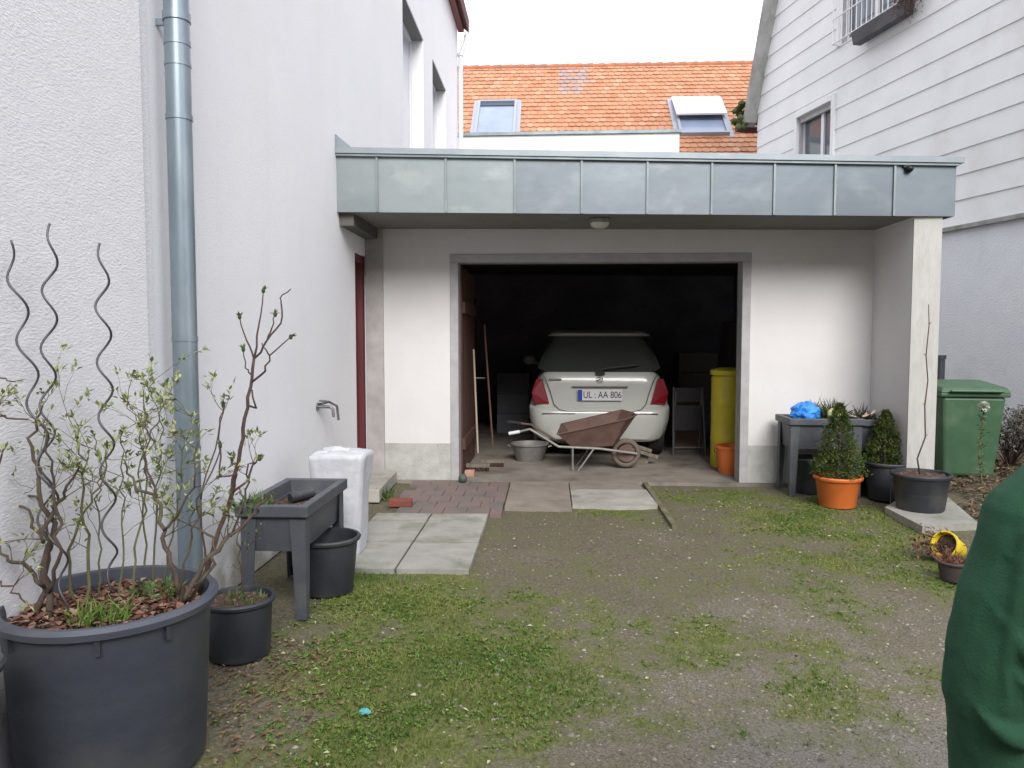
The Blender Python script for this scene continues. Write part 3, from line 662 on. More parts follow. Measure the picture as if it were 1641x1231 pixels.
# ------------------------------------------------------------------ pots
def pot(name, label, cat, loc, r1, h, r0=None, m=None, lip=.02, soil=.05, group=None, n=48, notch=False, handles=True):
    r0 = r0 or r1*.85; o = thing(name, label, cat, loc, random.uniform(0, 6), group)
    t = .008+.004*(r1 > .3)
    pr = [(0, .0), (r0*.97, 0), (r0, .01), (r1-(r1-r0)*.12-.004, h-lip*2), (r1, h-lip*1.6), (r1+lip*.55, h-lip*1.3), (r1+lip*.75, h-lip*.5), (r1+lip*.35, h),
          (r1-t, h-.002), (r1-t-.004, h-lip), (r0-t+(r1-r0)*.6, h*.45), (r0-t, .03), (0, .03)]
    MB().lathe(pr, n).build('shell', m or M_black, o, True)
    if soil is not None:
        rr_ = r0-t+(r1-r0)*(1-soil/h)-.006; s_ = MB(); vs = [Vector((0, 0, h-soil+.012))]; NR = 10
        for i in range(1, NR+1):
            for k in range(36):
                a = 2*math.pi*k/36; q = Vector((rr_*i/NR*math.cos(a), rr_*i/NR*math.sin(a), h-soil)); 
                q.z += (.012 if i < NR else 0)*(1+noise.noise(q*22+Vector(loc)*3)*1.3); vs.append(q)
        fs = [(0, 1+k, 1+(k+1) % 36) for k in range(36)]+[(1+(i-1)*36+k, 1+i*36+k, 1+i*36+(k+1) % 36, 1+(i-1)*36+(k+1) % 36) for i in range(1, NR) for k in range(36)]
        s_.add(vs, fs); s_.build('soil', M_soil, o, True)
    return o
BP = Vector((-1.535, 2.57, 0)); BR, BH = .335, .60
bp = pot('plant_tub', 'very large dusty black tub with bare shrubs at the bottom left corner', 'tub', BP, BR, BH, .30, M_potbig, .028, .07, n=72)
for a in (R(-118), R(-66), R(-30), R(40), R(120)):
    a -= bp.rotation_euler.z; c, s_ = math.cos(a), math.sin(a); g = MB(); g.add([(c*(BR+.006)-s_*w_, s_*(BR+.006)+c*w_, z) if k else (c*(BR-.02)-s_*w_, s_*(BR-.02)+c*w_, z) for k in (0, 1) for w_, z in ((-.008, BH-.09), (.008, BH-.09), (.008, BH-.035), (-.008, BH-.035))],
        [(0,1,2,3),(4,7,6,5),(0,4,5,1),(1,5,6,2),(2,6,7,3),(3,7,4,0)]); g.build('rim_rib', M_black, bp)
pot('plant_tub', 'big black tub cut off by the left edge of the picture behind the larger one', 'tub', (-1.70, 2.0, 0), .15, .58, .13, M_black, .02, .08)
mp_ = pot('plant_pot', 'round black pot right of the large tub with one thin leafless stem', 'pot', (-1.465, 3.50, 0), .158, .275, .14, M_black, .016, .03)
up_ = pot('plant_pot', 'empty black bucket pot standing beneath the legged planter', 'pot', (-1.31, 4.42, 0), .185, .33, .15, M_black, .018, None)

# ------------------------------------------------------------------ legged planters
def planter(label, loc, L, W, zt, zbm, rz=0, group=None, soil=True):
    o = thing('raised_planter', label, 'planter', loc, rz, group); l, w_ = L/2, W/2
    def ring(x, y, z): return [Vector((-x, -y, z)), Vector((x, -y, z)), Vector((x, y, z)), Vector((-x, y, z))]
    b = MB(); e = .02; loops = [ring(l-.05, w_-.05, zbm), ring(l-.03, w_-.03, zt-.07), ring(l-.055, w_-.055, zt-.07), ring(l-.07, w_-.07, zbm+.02)]
    vs = sum(loops, []); fs = []
    for i in range(3):
        for k in range(4): fs.append((i*4+k, i*4+(k+1) % 4, (i+1)*4+(k+1) % 4, (i+1)*4+k))
    fs += [(3, 2, 1, 0), (12, 13, 14, 15)]; b.add(vs, fs); b.build('trough', M_grey, o, bev=.004)
    b = MB(); lo = [ring(l-.024, w_-.024, zt-.072), ring(l, w_, zt-.06), ring(l, w_, zt), ring(l-.045, w_-.045, zt), ring(l-.052, w_-.052, zt-.072)]
    vs = sum(lo, []); b.add(vs, [(i*4+k, i*4+(k+1) % 4, ((i+1) % 5)*4+(k+1) % 4, ((i+1) % 5)*4+k) for i in range(5) for k in range(4)]); b.build('rim', M_grey, o, bev=.005)
    for sx in (-1, 1):
        for sy in (-1, 1):
            x0, x1 = sx*(l-.022), sx*(l-.105); y0, y1 = sy*(w_-.022), sy*(w_-.105); xb, yb_ = sx*(l-.075), sy*(w_-.075)
            g = MB(); t = .008; zz = zt-.074
            # angle-shaped tapering leg: two plates
            g.hexa([Vector((x0, y0, 0)), Vector((xb, y0, 0)), Vector((xb, y0-sy*t, 0)), Vector((x0, y0-sy*t, 0)), Vector((x0, y0, zz)), Vector((x1, y0, zz)), Vector((x1, y0-sy*t, zz)), Vector((x0, y0-sy*t, zz))])
            g.hexa([Vector((x0, y0-sy*t, 0)), Vector((x0-sx*t, y0-sy*t, 0)), Vector((x0-sx*t, yb_, 0)), Vector((x0, yb_, 0)), Vector((x0, y0-sy*t, zz)), Vector((x0-sx*t, y0-sy*t, zz)), Vector((x0-sx*t, y1, zz)), Vector((x0, y1, zz))])
            g.build('leg', M_grey, o)
    if soil:
        s_ = MB(); nxx, nyy = 14, 10; vs = []
        for j in range(nyy+1):
            for i in range(nxx+1):
                x, y = -l+.057+(2*l-.114)*i/nxx, -w_+.057+(2*w_-.114)*j/nyy; vs.append(Vector((x, y, zt-.085+.018*noise.noise(Vector((x*9, y*9, loc[0]))))))
        s_.add(vs, [(j*(nxx+1)+i, j*(nxx+1)+i+1, (j+1)*(nxx+1)+i+1, (j+1)*(nxx+1)+i) for j in range(nyy) for i in range(nxx)]); s_.build('soil', M_soil, o, True)
    return o
p1 = planter('anthracite planter on four tapering legs beside the left house wall', (-1.455, 4.31, 0), .39, .80, .615, .36)
p2 = planter('anthracite legged planter with a blue bag on it by the doorway', (2.60, 7.50, .0), .70, .46, .735, .44)
p3 = planter('anthracite legged planter half hidden behind the small conifer in the black pot', (3.01, 7.56, .0), .36, .44, .72, .43)
pot('plant_pot', 'black pot added to darken the gap under the planter with the blue bag', 'pot', (2.52, 7.52, 0), .17, .34, .15, M_black, .018, .05)  # added pot, fills the dark space between the planter legs
pot('plant_pot', 'black pot added to darken the gap under the half hidden planter behind the orange pot', 'pot', (2.88, 7.56, 0), .15, .36, .13, M_black, .018, .05)  # second added pot, keeps the space under this planter dark
# lying bits in the near planter
k_ = MB(); k_.tube([(-1.52, 4.4, .55), (-1.42, 4.52, .565)], .03, 10); 
tag(k_.build('plant_pot', M_black, None, True), 'small dark pot lying on the soil of the left planter', 'pot')

# white crate and things near
wb = thing('sack', 'tall bulky white plastic sack behind the legged planter by the left wall', 'sack', (-1.44, 5.20, 0))
b = MB(); vs = []; NK, NR = 56, 26
for i in range(NR+1):
    t = i/NR; z = .70*min(1, t/.88) if t < .88 else .70+.02*math.sin((t-.88)/.12*1.57); sc = 1 if t < .88 else 1-((t-.88)/.12)**1.6
    for k in range(NK):
        a_ = 2*math.pi*k/NK; c_, s_ = math.cos(a_), math.sin(a_); ex = .42
        x = math.copysign(abs(c_)**ex, c_)*(.15+.05*t)*sc; y = math.copysign(abs(s_)**ex, s_)*(.15+.03*t)*sc
        q = Vector((c_*1.6, s_*1.6, z*2.2)); d_ = 1+(.07*noise.noise(q*1.5)+.05*abs(noise.noise(q*3.1+Vector((4, 1, 2))))-.02)*(.4+t)
        vs.append((x*d_+.012*t, y*d_, z+.012*noise.noise(q*2+Vector((9, 0, 0)))*(t > .6)))
b.add(vs, [(i*NK+k, i*NK+(k+1) % NK, (i+1)*NK+(k+1) % NK, (i+1)*NK+k) for i in range(NR) for k in range(NK)]+[tuple(reversed(range(NK))), tuple(range(NR*NK, (NR+1)*NK))])
b.build('body', mat('white_sack', (.55, .56, .60), .55, (.48, .49, .52), 5, bump=.5, bscale=9, bdist=.02, c3=(.52, .52, .50), s3=4, t3=(.55, .85)), wb, 'all')
b = MB(); b.ell((-.02, 0, .715), (.10, .05, .03), 20, 10, .5); b.build('folded_top', MC['white_sack'], wb, 'all')
# tap on the wall
c = at(508, 652, X=WX); tp = thing('water_tap', 'grey garden water tap on the left house wall', 'tap', (WX, c.y, c.z))
MB().tube([(0, 0, 0), (.012, 0, 0)], .032, 16).tube([(0, 0, 0), (.11, 0, 0)], .013, 10).tube([(.08, 0, 0), (.11, .0, 0), (.13, 0, -.02), (.135, 0, -.085)], [.013, .013, .012, .011], 10).build('spout', M_metal, tp, True)
MB().tube([(.05, 0, 0), (.05, 0, .045)], .010, 8).box(.02, .08, -.009, .009, .042, .055).build('handle', M_metal, tp)
MB().tube([(.02, .02, .02), (.06, .13, .03), (.11, .19, -.01), (.12, .20, -.13)], .011, 8).build('hose_pipe', M_metal, tp, True)

# ------------------------------------------------------------------ spiral stakes
def stake(label, pts, turns, ph):
    (x0, y0, Y0), (x1, y1, Y1) = pts; a = at(x0, y0, Y=Y0); b = at(x1, y1, Y=Y1); n = int(turns*14)
    o = MB(); L = []
    for i in range(n+1):
        t = i/n; p = a.lerp(b, t); r_ = .024*min(1, (1-t)*9)*min(1, t*6+.3)
        an = ph+turns*2*math.pi*t; L.append(p+Vector((math.cos(an)*r_, math.sin(an)*r_, 0)))
    L = L[::-1]; base = L[0] if L[0].z < L[-1].z else L[-1]
    o.tube(L, .0042, 6); e = o.build('spiral_stake', M_stake, None, 'all'); e.location = base
    for v in e.data.vertices: v.co -= base
    return tag(e, label, 'plant stake', 'spiral plant stakes')
stake('leftmost leaning spiral steel plant stake cut by the picture edge', ((14, 385, 2.5), (110, 985, 2.5)), 6.0, 0)
stake('tallest spiral steel plant stake, the middle of the three', ((82, 358, 2.62), (70, 960, 2.62)), 6.6, 2.8)
stake('upright spiral steel plant stake nearest the zinc downpipe', ((162, 390, 2.66), (178, 950, 2.66)), 6.4, 2.8)

# ------------------------------------------------------------------ shrubs
M_leafA = attr_mat('young_leaf', [(0, (.08, .12, .035)), (.4, (.19, .23, .075)), (.8, (.34, .37, .17)), (.95, (.26, .22, .09)), (1, (.18, .10, .06))], .6)
M_leafB = attr_mat('deep_leaf', [(0, (.035, .07, .02)), (.5, (.08, .14, .04)), (1, (.16, .18, .08))], .6)
M_leafP = attr_mat('pale_leaf', [(0, (.13, .17, .06)), (.5, (.30, .34, .16)), (1, (.42, .44, .26))], .6)
def shrub(name, label, stems, leafm, twigm, seed, leafn=5, twigs=4, lsz=.026, tip=True, tl=.16, cat='shrub', jit=.012):
    rn = random.Random(seed); W = MB(); Lf = MB(); stems = [(a_, b_*.74, c_*.8) for a_, b_, c_ in stems]; base = at(*stems[0][0][0][:2], Y=stems[0][0][0][2])
    o = thing(name, label, cat, base)
    def cluster(p, d, n):
        for _ in range(n):
            dd_ = Vector(d)+Vector((rn.gauss(0, .7), rn.gauss(0, .7), rn.gauss(.1, .5)))
            Lf.leaf(p+Vector((rn.gauss(0, .006), rn.gauss(0, .006), rn.gauss(0, .006))), dd_, lsz*rn.uniform(.30, .52), lsz*rn.uniform(.6, 1.3), rn.random())
    def twig(p, d, L, r_, depth):
        pts = [p]; n = 4; q = p
        for i in range(n):
            d = (d+Vector((rn.gauss(0, .28), rn.gauss(0, .28), rn.gauss(.10, .2)))).normalized(); q = q+d*L/n; pts.append(q)
        W.tube(pts, [r_*(1-.6*i/n) for i in range(n+1)], 5)
        if depth > 0:
            for _ in range(rn.choice((1, 2, 2))):
                i = rn.randrange(1, n+1); twig(pts[i], (d+Vector((rn.gauss(0, .6), rn.gauss(0, .6), rn.gauss(.2, .3)))).normalized(), L*.6, r_*.6, depth-1)
        cluster(q, d, leafn)
        for i in range(2, n):
            if rn.random() < .45: cluster(pts[i], d, 1)
    for (pl, r0, r1) in stems:
        P = [at(x, y, Y=Y_) for x, y, Y_ in pl]; Q = []
        for i in range(len(P)-1):
            for k in range(4): Q.append(P[i].lerp(P[i+1], k/4)+Vector((rn.gauss(0, jit*.35), rn.gauss(0, jit), rn.gauss(0, jit*.3)))*(1 if (i or k) else 0))
        Q.append(P[-1]); n = len(Q); rs_ = [r0+(r1-r0)*i/(n-1) for i in range(n)]
        W.tube(Q, rs_, 7)
        for _ in range(twigs):
            i = rn.randrange(n//3, n); d = Vector((rn.gauss(0, 1), rn.gauss(0, 1), rn.gauss(.8, .4))).normalized(); twig(Q[i], d, tl*rn.uniform(.5, 1.2), max(.0016, rs_[i]*.34), 1)
        if tip: cluster(Q[-1], (Q[-1]-Q[-2]).normalized(), leafn)
    W.build('branches', twigm, o, 'all', True); Lf.build('leaves', leafm, o, False, True, attr='col', fix=False)
    return o
D = 2.6
shrub('shrub', 'gnarled bushy shrub at the left end of the large black tub', [
    ([(80, 1000, 2.5), (72, 920, 2.5), (88, 840, 2.5), (62, 770, 2.5), (52, 700, 2.5), (68, 650, 2.5)], .017, .004),
    ([(62, 1000, 2.52), (75, 900, 2.5), (80, 830, 2.48), (105, 790, 2.5), (128, 740, 2.5)], .015, .004),
    ([(78, 950, 2.5), (100, 880, 2.45), (88, 800, 2.45), (78, 740, 2.4), (70, 680, 2.4)], .010, .003),
    ([(70, 940, 2.5), (30, 905, 2.45), (0, 890, 2.42), (-30, 860, 2.42)], .011, .004),
    ([(70, 870, 2.5), (45, 820, 2.55), (10, 800, 2.55), (-10, 770, 2.55)], .008, .003),
    ([(88, 840, 2.5), (60, 800, 2.6), (30, 790, 2.6), (20, 730, 2.6), (35, 680, 2.6)], .007, .003)], M_leafA, M_bark, 3, 3, 4, .026, tl=.14)
shrub('shrub', 'slender pale green shrub with upright stems in the middle of the large tub', [
    ([(140, 985, 2.62), (142, 900, 2.62), (132, 820, 2.6), (131, 740, 2.6), (120, 690, 2.6)], .009, .003),
    ([(120, 985, 2.62), (112, 900, 2.62), (128, 830, 2.6), (160, 780, 2.6), (170, 720, 2.6)], .008, .003),
    ([(215, 960, 2.75), (218, 880, 2.75), (232, 800, 2.75), (232, 740, 2.72), (245, 700, 2.7), (262, 650, 2.7)], .006, .003),
    ([(195, 965, 2.7), (200, 880, 2.7), (196, 800, 2.7), (195, 730, 2.7), (198, 690, 2.7)], .005, .0025),
    ([(160, 975, 2.7), (162, 880, 2.7), (155, 800, 2.7), (165, 740, 2.7), (150, 700, 2.7)], .005, .0025)], M_leafA, M_gtwig, 5, 5, 5, .028, tl=.19)
shrub('shrub', 'tangled old shrub leaning right over the rim of the large tub', [
    ([(290, 965, 2.62), (275, 900, 2.6), (262, 850, 2.6), (250, 800, 2.6), (215, 775, 2.6), (200, 740, 2.6)], .014, .004),
    ([(295, 965, 2.62), (330, 900, 2.65), (370, 860, 2.7), (402, 830, 2.72), (432, 792, 2.75)], .013, .006),
    ([(305, 960, 2.65), (340, 905, 2.65), (345, 860, 2.7), (310, 840, 2.7), (305, 800, 2.7)], .010, .003),
    ([(262, 850, 2.6), (290, 820, 2.58), (312, 770, 2.55), (318, 700, 2.55)], .007, .003),
    ([(250, 800, 2.6), (235, 740, 2.62), (240, 690, 2.62), (230, 640, 2.62)], .006, .003),
    ([(285, 950, 2.6), (308, 860, 2.58), (322, 800, 2.55), (352, 720, 2.55), (358, 640, 2.55)], .006, .002),
    ([(370, 860, 2.7), (392, 800, 2.7), (400, 745, 2.7), (412, 738, 2.7)], .006, .003)], M_leafA, M_bark, 9, 4, 3, .028, tl=.15)
# tall nearly bare stem
ts = thing('shrub', 'tall thin almost leafless shrub with bud tipped forks against the white wall', 'shrub', at(322, 945, Y=2.72))
W = MB(); B_ = MB(); rn = random.Random(11)
def stemp(pts, r0, r1, bud=True):
    P = [at(x, y, Y=Y_) for x, y, Y_ in pts]; Q = []
    for i in range(len(P)-1):
        for k in range(3): Q.append(P[i].lerp(P[i+1], k/3)+(Vector((rn.gauss(0, .002), rn.gauss(0, .006), 0)) if k else Vector()))
    Q.append(P[-1]); n = len(Q); W.tube(Q, [r0+(r1-r0)*i/(n-1) for i in range(n)], 7)
    if bud:
        d = (Q[-1]-Q[-2]).normalized(); B_.ell(Q[-1], (.007, .007, .010), 7, 5)
        for _ in range(6): B_.leaf(Q[-1], d+Vector((rn.gauss(0, .6), rn.gauss(0, .6), rn.gauss(0, .3))), .009, .024, rn.random())
stemp([(320, 950, 2.7), (342, 880, 2.7), (372, 790, 2.7), (385, 720, 2.7), (392, 670, 2.7), (402, 620, 2.7), (407, 575, 2.7)], .009, .0052, False)
stemp([(407, 575, 2.7), (395, 545, 2.7), (384, 508, 2.7)], .0038, .002)
stemp([(407, 575, 2.7), (415, 520, 2.72), (422, 466, 2.74)], .0042, .002)
stemp([(407, 575, 2.7), (428, 545, 2.68), (450, 518, 2.68), (451, 490, 2.68), (449, 478, 2.68), (466, 463, 2.68)], .004, .002, False)
stemp([(404, 612, 2.7), (425, 595, 2.68), (432, 570, 2.66), (466, 540, 2.66)], .0045, .002)
stemp([(428, 545, 2.68), (436, 525, 2.68), (441, 504, 2.68)], .003, .002)
stemp([(432, 570, 2.66), (426, 560, 2.66), (420, 550, 2.66)], .003, .002, False)
stemp([(396, 650, 2.7), (411, 655, 2.72), (404, 625, 2.72)], .004, .003, False)
stemp([(402, 600, 2.7), (393, 590, 2.7), (390, 560, 2.7)], .003, .002)
stemp([(372, 790, 2.7), (380, 760, 2.68), (352, 765, 2.66), (353, 715, 2.66)], .004, .003)
stemp([(372, 790, 2.7), (398, 770, 2.7), (405, 745, 2.7), (416, 735, 2.7)], .005, .003)
stemp([(322, 800, 2.7), (338, 740, 2.7), (352, 680, 2.7), (358, 650, 2.7)], .003, .002)
stemp([(330, 920, 2.7), (325, 860, 2.7), (322, 800, 2.7)], .004, .003, False)
W.build('branches', M_twig, ts, 'all', True); B_.build('buds', M_leafB, ts, False, True, attr='col', fix=False)
# pale background shrub behind the stakes
shrub('shrub', 'airy pale leaved shrub close to the downpipe', [
    ([(235, 950, 2.9), (232, 850, 2.9), (222, 760, 2.9), (225, 690, 2.9), (205, 640, 2.9)], .006, .002),
    ([(245, 950, 2.9), (250, 850, 2.9), (255, 760, 2.9), (262, 690, 2.9), (240, 620, 2.9)], .006, .002),
    ([(255, 950, 2.88), (275, 860, 2.88), (290, 780, 2.88), (292, 720, 2.88), (312, 680, 2.88)], .005, .002)], M_leafP, M_gtwig, 21, 7, 8, .03, tl=.17)
shrub('shrub', 'shrub reaching in from the left edge in the cut off tub', [
    ([(-60, 1000, 2.05), (-40, 900, 2.05), (-20, 800, 2.05), (5, 720, 2.05)], .008, .003),
    ([(-60, 1000, 2.05), (-70, 850, 2.05), (-50, 700, 2.05), (-10, 600, 2.05), (25, 612, 2.05)], .007, .002),
    ([(-70, 850, 2.05), (-40, 700, 2.05), (-5, 666, 2.05), (45, 672, 2.05)], .006, .003),
    ([(-60, 980, 2.05), (-20, 930, 2.05), (15, 940, 2.05), (40, 965, 2.05)], .006, .003)], M_leafA, M_twig, 31, 4, 3, .024, tl=.08)
# bare stem in the medium pot
shrub('sapling', 'short bare pinkish stem in the round black pot', [
    ([(392, 980, 3.62), (388, 920, 3.62), (380, 870, 3.62), (383, 830, 3.62)], .006, .003),
    ([(388, 920, 3.62), (398, 880, 3.62), (412, 862, 3.62)], .003, .002)], M_leafB, M_twig, 41, 3, 2, .02, tl=.08)
# low greenery on the soil
def tuft(name, label, loc, n, h, sp, m, seed, w_=.006, cat='grass tuft'):
    rn = random.Random(seed); t = MB(); loc = Vector(loc)
    for _ in range(n):
        a = rn.uniform(0, 6.28); r_ = sp*rn.random()**.5; p = loc+Vector((math.cos(a)*r_, math.sin(a)*r_, 0)); d = Vector((rn.gauss(0, .5), rn.gauss(0, .5), 1)).normalized(); hh = h*rn.uniform(.5, 1.1)
        q = p+d*hh*.55; e = q+(d+Vector((rn.gauss(0, .5), rn.gauss(0, .5), -.1))).normalized()*hh*.5; s_ = d.cross(Vector((rn.gauss(0, 1), rn.gauss(0, 1), .2))).normalized()*w_/2
        t.add([p-s_, p+s_, q+s_*.8, q-s_*.8, e], [(0,1,2,3),(3,2,4)], rn.random())
    o = t.build(name, m, None, attr='col', fix=False); o.location = loc
    for v in o.data.vertices: v.co -= loc
    return tag(o, label, cat)
M_grass = attr_mat('grass_blade', [(0, (.05, .10, .012)), (.5, (.10, .17, .025)), (.85, (.17, .22, .06)), (1, (.28, .25, .12))], .65)
tuft('grass_tuft', 'spiky green grass tuft growing on the soil of the large tub', (-1.50, 2.46, BH-.065), 170, .10, .09, M_grass, 2)
tuft('weed', 'low leafy weeds at the back rim of the large tub', (-1.45, 2.74, BH-.065), 140, .07, .09, M_leafB, 3, .012, 'weed')
tuft('weed', 'small green weeds on the soil of the round black pot', (-1.45, 3.50, .25), 70, .05, .09, M_leafB, 4, .010, 'weed')
tuft('weed', 'weeds growing at the house doorstep', (-1.50, 6.95, .0), 90, .14, .07, M_leafB, 5, .012, 'weed')
tuft('weed', 'weedy green shoots over the near corner of the left planter', (-1.58, 3.98, .56), 120, .13, .08, M_leafB, 6, .014, 'weed')

# ------------------------------------------------------------------ conifers
M_con = attr_mat('conifer_needles', [(0, (.035, .065, .016)), (.5, (.085, .13, .028)), (.85, (.15, .185, .045)), (1, (.20, .20, .06))], .75)
def conifer(label, loc, h, r_, seed, n=2100):
    rn = random.Random(seed); o = thing('conifer', label, 'conifer', loc); t = MB(); tr_ = MB(); tr_.tube([(0, 0, -.03), (0, 0, h*.9)], [.012, .003], 6); 
    for _ in range(n):
        z = rn.random()**1.25; a = rn.uniform(0, 6.28)
        env = r_*(1-z)**.8*(.55+.45*min(1, z*6+.45))*(1+.42*noise.noise(Vector((math.cos(a)*2.6, math.sin(a)*2.6, z*7+seed))))
        rad = env*rn.uniform(.45, 1.04)+.008; p = Vector((math.cos(a)*rad, math.sin(a)*rad, z*h*.97+.01))
        d = Vector((math.cos(a)+rn.gauss(0, .4), math.sin(a)+rn.gauss(0, .4), .75+rn.gauss(0, .35))).normalized()
        L = rn.uniform(.018, .042); cl = max(0, min(1, .45+.8*noise.noise(p*14)+rn.gauss(0, .15)))
        for k in range(4): t.leaf(p, d+Vector((rn.gauss(0, .5), rn.gauss(0, .5), rn.gauss(0, .4))), .0085, L, cl)
    for _ in range(60):
        z = rn.random()*.85; a = rn.uniform(0, 6.28); rr_ = r_*(1-z)*.8; tr_.tube([(0, 0, z*h), (math.cos(a)*rr_, math.sin(a)*rr_, z*h+rr_*.7)], .003, 4)
    tr_.build('trunk', M_bark, o); t.build('crown', M_con, o, attr='col', fix=False); return o
c1 = at(1341, 815, Z=0); OP = Vector((2.57, 6.90, 0))
pot('plant_pot', 'bright orange plastic pot standing on the grass with a dense conifer', 'pot', OP, .195, .27, .155, M_terra, .022, .035)
conifer('larger dense cone shaped conifer in the orange pot', OP+Vector((0, 0, .25)), .66, .235, 1)
KP = Vector((3.14, 7.22, 0))
pot('plant_pot', 'wide black pot with a small conifer in front of the corner wall', 'pot', KP, .205, .35, .16, M_black, .02, .04)
conifer('smaller yellowish conifer in the black pot before the pier', KP+Vector((-.03, 0, .32)), .50, .19, 5, 1500)
# slab and thin stem pot
mb = MB(); sp = [gnd(1418, 822), gnd(1478, 853), gnd(1568, 847), gnd(1520, 806), gnd(1450, 800)]
slab(mb, sp, -.05, .045, .006); tag(mb.build('stepping_slab', M_slab), 'pale stone slab under the black pot at the bed edge', 'slab')
TP = Vector((3.14, 6.58, .048))
pot('plant_pot', 'black pot with a tall thin stem standing on a stone slab', 'pot', TP, .225, .31, .185, M_black, .022, .03)
W = MB(); pts = [(1474, 760), (1470, 735), (1483, 700), (1482, 650), (1487, 610), (1484, 570), (1489, 520), (1488, 488)]
P = [at(x, y, Y=6.56) for x, y in pts]; th_ = thing('sapling', 'single very thin leafless stem rising before the white pier', 'plant', P[0])
W.tube(P, [.007, .0065, .006, .0055, .005, .0045, .004, .003], 6); W.build('stem', M_twig, th_, 'all', True)
g = MB(); 
for k in (2, 3, 5, 6): g.leaf(P[k], (random.gauss(0, 1), 0, .5), .008, .02, .5); g.tube([P[k], P[k]+Vector((.02*(-1)**k, 0, .02))], .002, 4)
g.build('buds', M_leafB, th_, False, True, attr='col', fix=False)
# thin plant hoop behind
W = MB(); a, b_ = at(1428, 768, Y=6.75), at(1505, 768, Y=6.75)
W.tube([Vector((a.x, 6.75, 0)), a, b_, Vector((b_.x, 6.75, 0))], .004, 6); tag(W.build('wire_hoop', M_stake), 'low thin wire hoop behind the black pot on the slab', 'wire hoop')
# things on the planters
def crumple(name, label, cat, loc, r_, m, seed):
    bm = bmesh.new(); bmesh.ops.create_icosphere(bm, subdivisions=4, radius=1)
    for v in bm.verts:
        n_ = v.co.normalized(); k = 1+.28*noise.noise(n_*2.1+Vector((seed, 0, 0)))+.16*abs(noise.noise(n_*5+Vector((0, seed, 0))))
        v.co = Vector((n_.x*r_[0], n_.y*r_[1], max(n_.z, -.55)*r_[2]))*k
    me = bpy.data.meshes.new(name); bm.to_mesh(me); bm.free(); me.materials.append(m)
    o = bpy.data.objects.new(name, me); COL.objects.link(o); o.location = loc; return tag(o, label, cat)
crumple('plastic_bag', 'crumpled bright blue plastic bag on the planter right of the doorway', 'bag', (2.44, 7.42, .775), (.13, .11, .10), M_bluebag, 3)
mb = MB(); mb.ell((0, 0, 0), (.06, .06, .055), 18, 12, .15); bl = mb.build('ball', M_lime, None, 'all'); bl.location = (2.68, 7.33, .775); tag(bl, 'pale lime ball on the planter beside the larger conifer', 'ball')
tuft('potted_herb', 'dark drooping plant on the planter right of the blue bag', (2.70, 7.55, .66), 260, .26, .12, attr_mat('dark_herb', [(0, (.02, .028, .015)), (.7, (.05, .06, .03)), (1, (.13, .12, .07))]), 12, .016, 'plant')
tuft('potted_herb', 'small dark spiky plant on the half hidden planter', (3.02, 7.5, .65), 130, .22, .07, MC.get('x') or attr_mat('dark_herb_b', [(0, (.02, .026, .016)), (1, (.09, .08, .05))]), 13, .014, 'plant')
mb = MB()
for q in range(5): a = random.uniform(0, 3); p = Vector((2.93+q*.035, 7.42+random.uniform(-.04, .04), .735+.012*q)); mb.tube([p, p+Vector((math.cos(a)*.09, math.sin(a)*.05, .015))], .010, 6)
tag(mb.build('garden_twigs', mat('pale_twigs', (.42, .34, .27), .8), None, True), 'pale cut twigs lying on the edge of the planter', 'twigs')

# ------------------------------------------------------------------ wheelie bin
def bin_(label, loc, w_, dp, h, m, rz, name='wheelie_bin', lidm=None):
    o = thing(name, label, 'bin', loc, rz); b = MB(); a, c = w_/2*.80, dp/2*.74
    b.hexa([Vector(p) for p in ((-a, -c, .06), (a, -c, .06), (a, c*.8, .06), (-a, c*.8, .06), (-w_/2, -dp/2, h*.86), (w_/2, -dp/2, h*.86), (w_/2, dp/2, h*.86), (-w_/2, dp/2, h*.86))]); b.build('body', m, o, bev=.03, smooth=False)
    b = MB(); b.box(-w_/2-.025, w_/2+.025, -dp/2-.025, dp/2+.025, h*.86, h*.905); b.build('rim', m, o, bev=.012)
    b = MB(); lo = [(-w_/2-.03, -dp/2-.04, h*.906), (w_/2+.03, -dp/2-.04, h*.906), (w_/2+.03, dp/2+.04, h*.906), (-w_/2-.03, dp/2+.04, h*.906),
                    (-w_/2+.0, -dp/2+.0, h*.955), (w_/2-.0, -dp/2+.0, h*.955), (w_/2-.0, dp/2, h), (-w_/2+.0, dp/2, h)]
    b.hexa([Vector(p) for p in lo]); b.box(-w_/2+.05, w_/2-.05, -dp/2-.075, -dp/2-.041, h*.91, h*.935); b.build('lid', lidm or m, o, bev=.015)
    b = MB(); b.tube([(-w_/2+.05, dp/2+.09, h*.93), (w_/2-.05, dp/2+.09, h*.93)], .014, 10); b.tube([(-w_/2+.06, dp/2, h*.9), (-w_/2+.06, dp/2+.09, h*.93)], .013, 8); b.tube([(w_/2-.06, dp/2, h*.9), (w_/2-.06, dp/2+.09, h*.93)], .013, 8); b.build('handle', m, o)
    for s_ in (-1, 1):
        b = MB(); b.tube([(s_*(a-.02), c*.8+.03, .1), (s_*(a+.035), c*.8+.03, .1)], .1, 20); b.build('wheel', M_tyre, o, True)
    return o
bin_('tall green wheelie bin standing beyond the white pier', (4.22, 8.05, .05), .58, .66, 1.0, M_bin, R(-8))
# dark parts behind
gb = bin_('dark wheelie bin mostly hidden behind the white pier and the green bin', (4.02, 8.95, .0), .5, .5, 1.16, M_black, R(0))
pp = MB(); pp.tube([(4.28, 8.62, 0), (4.28, 8.62, 1.26)], .045, 12); pp.tube([(4.28, 8.62, 1.26), (4.28, 8.62, 1.30)], .055, 12)
tag(pp.build('post', M_black, None, True), 'short dark round post sticking up behind the green bin', 'post')
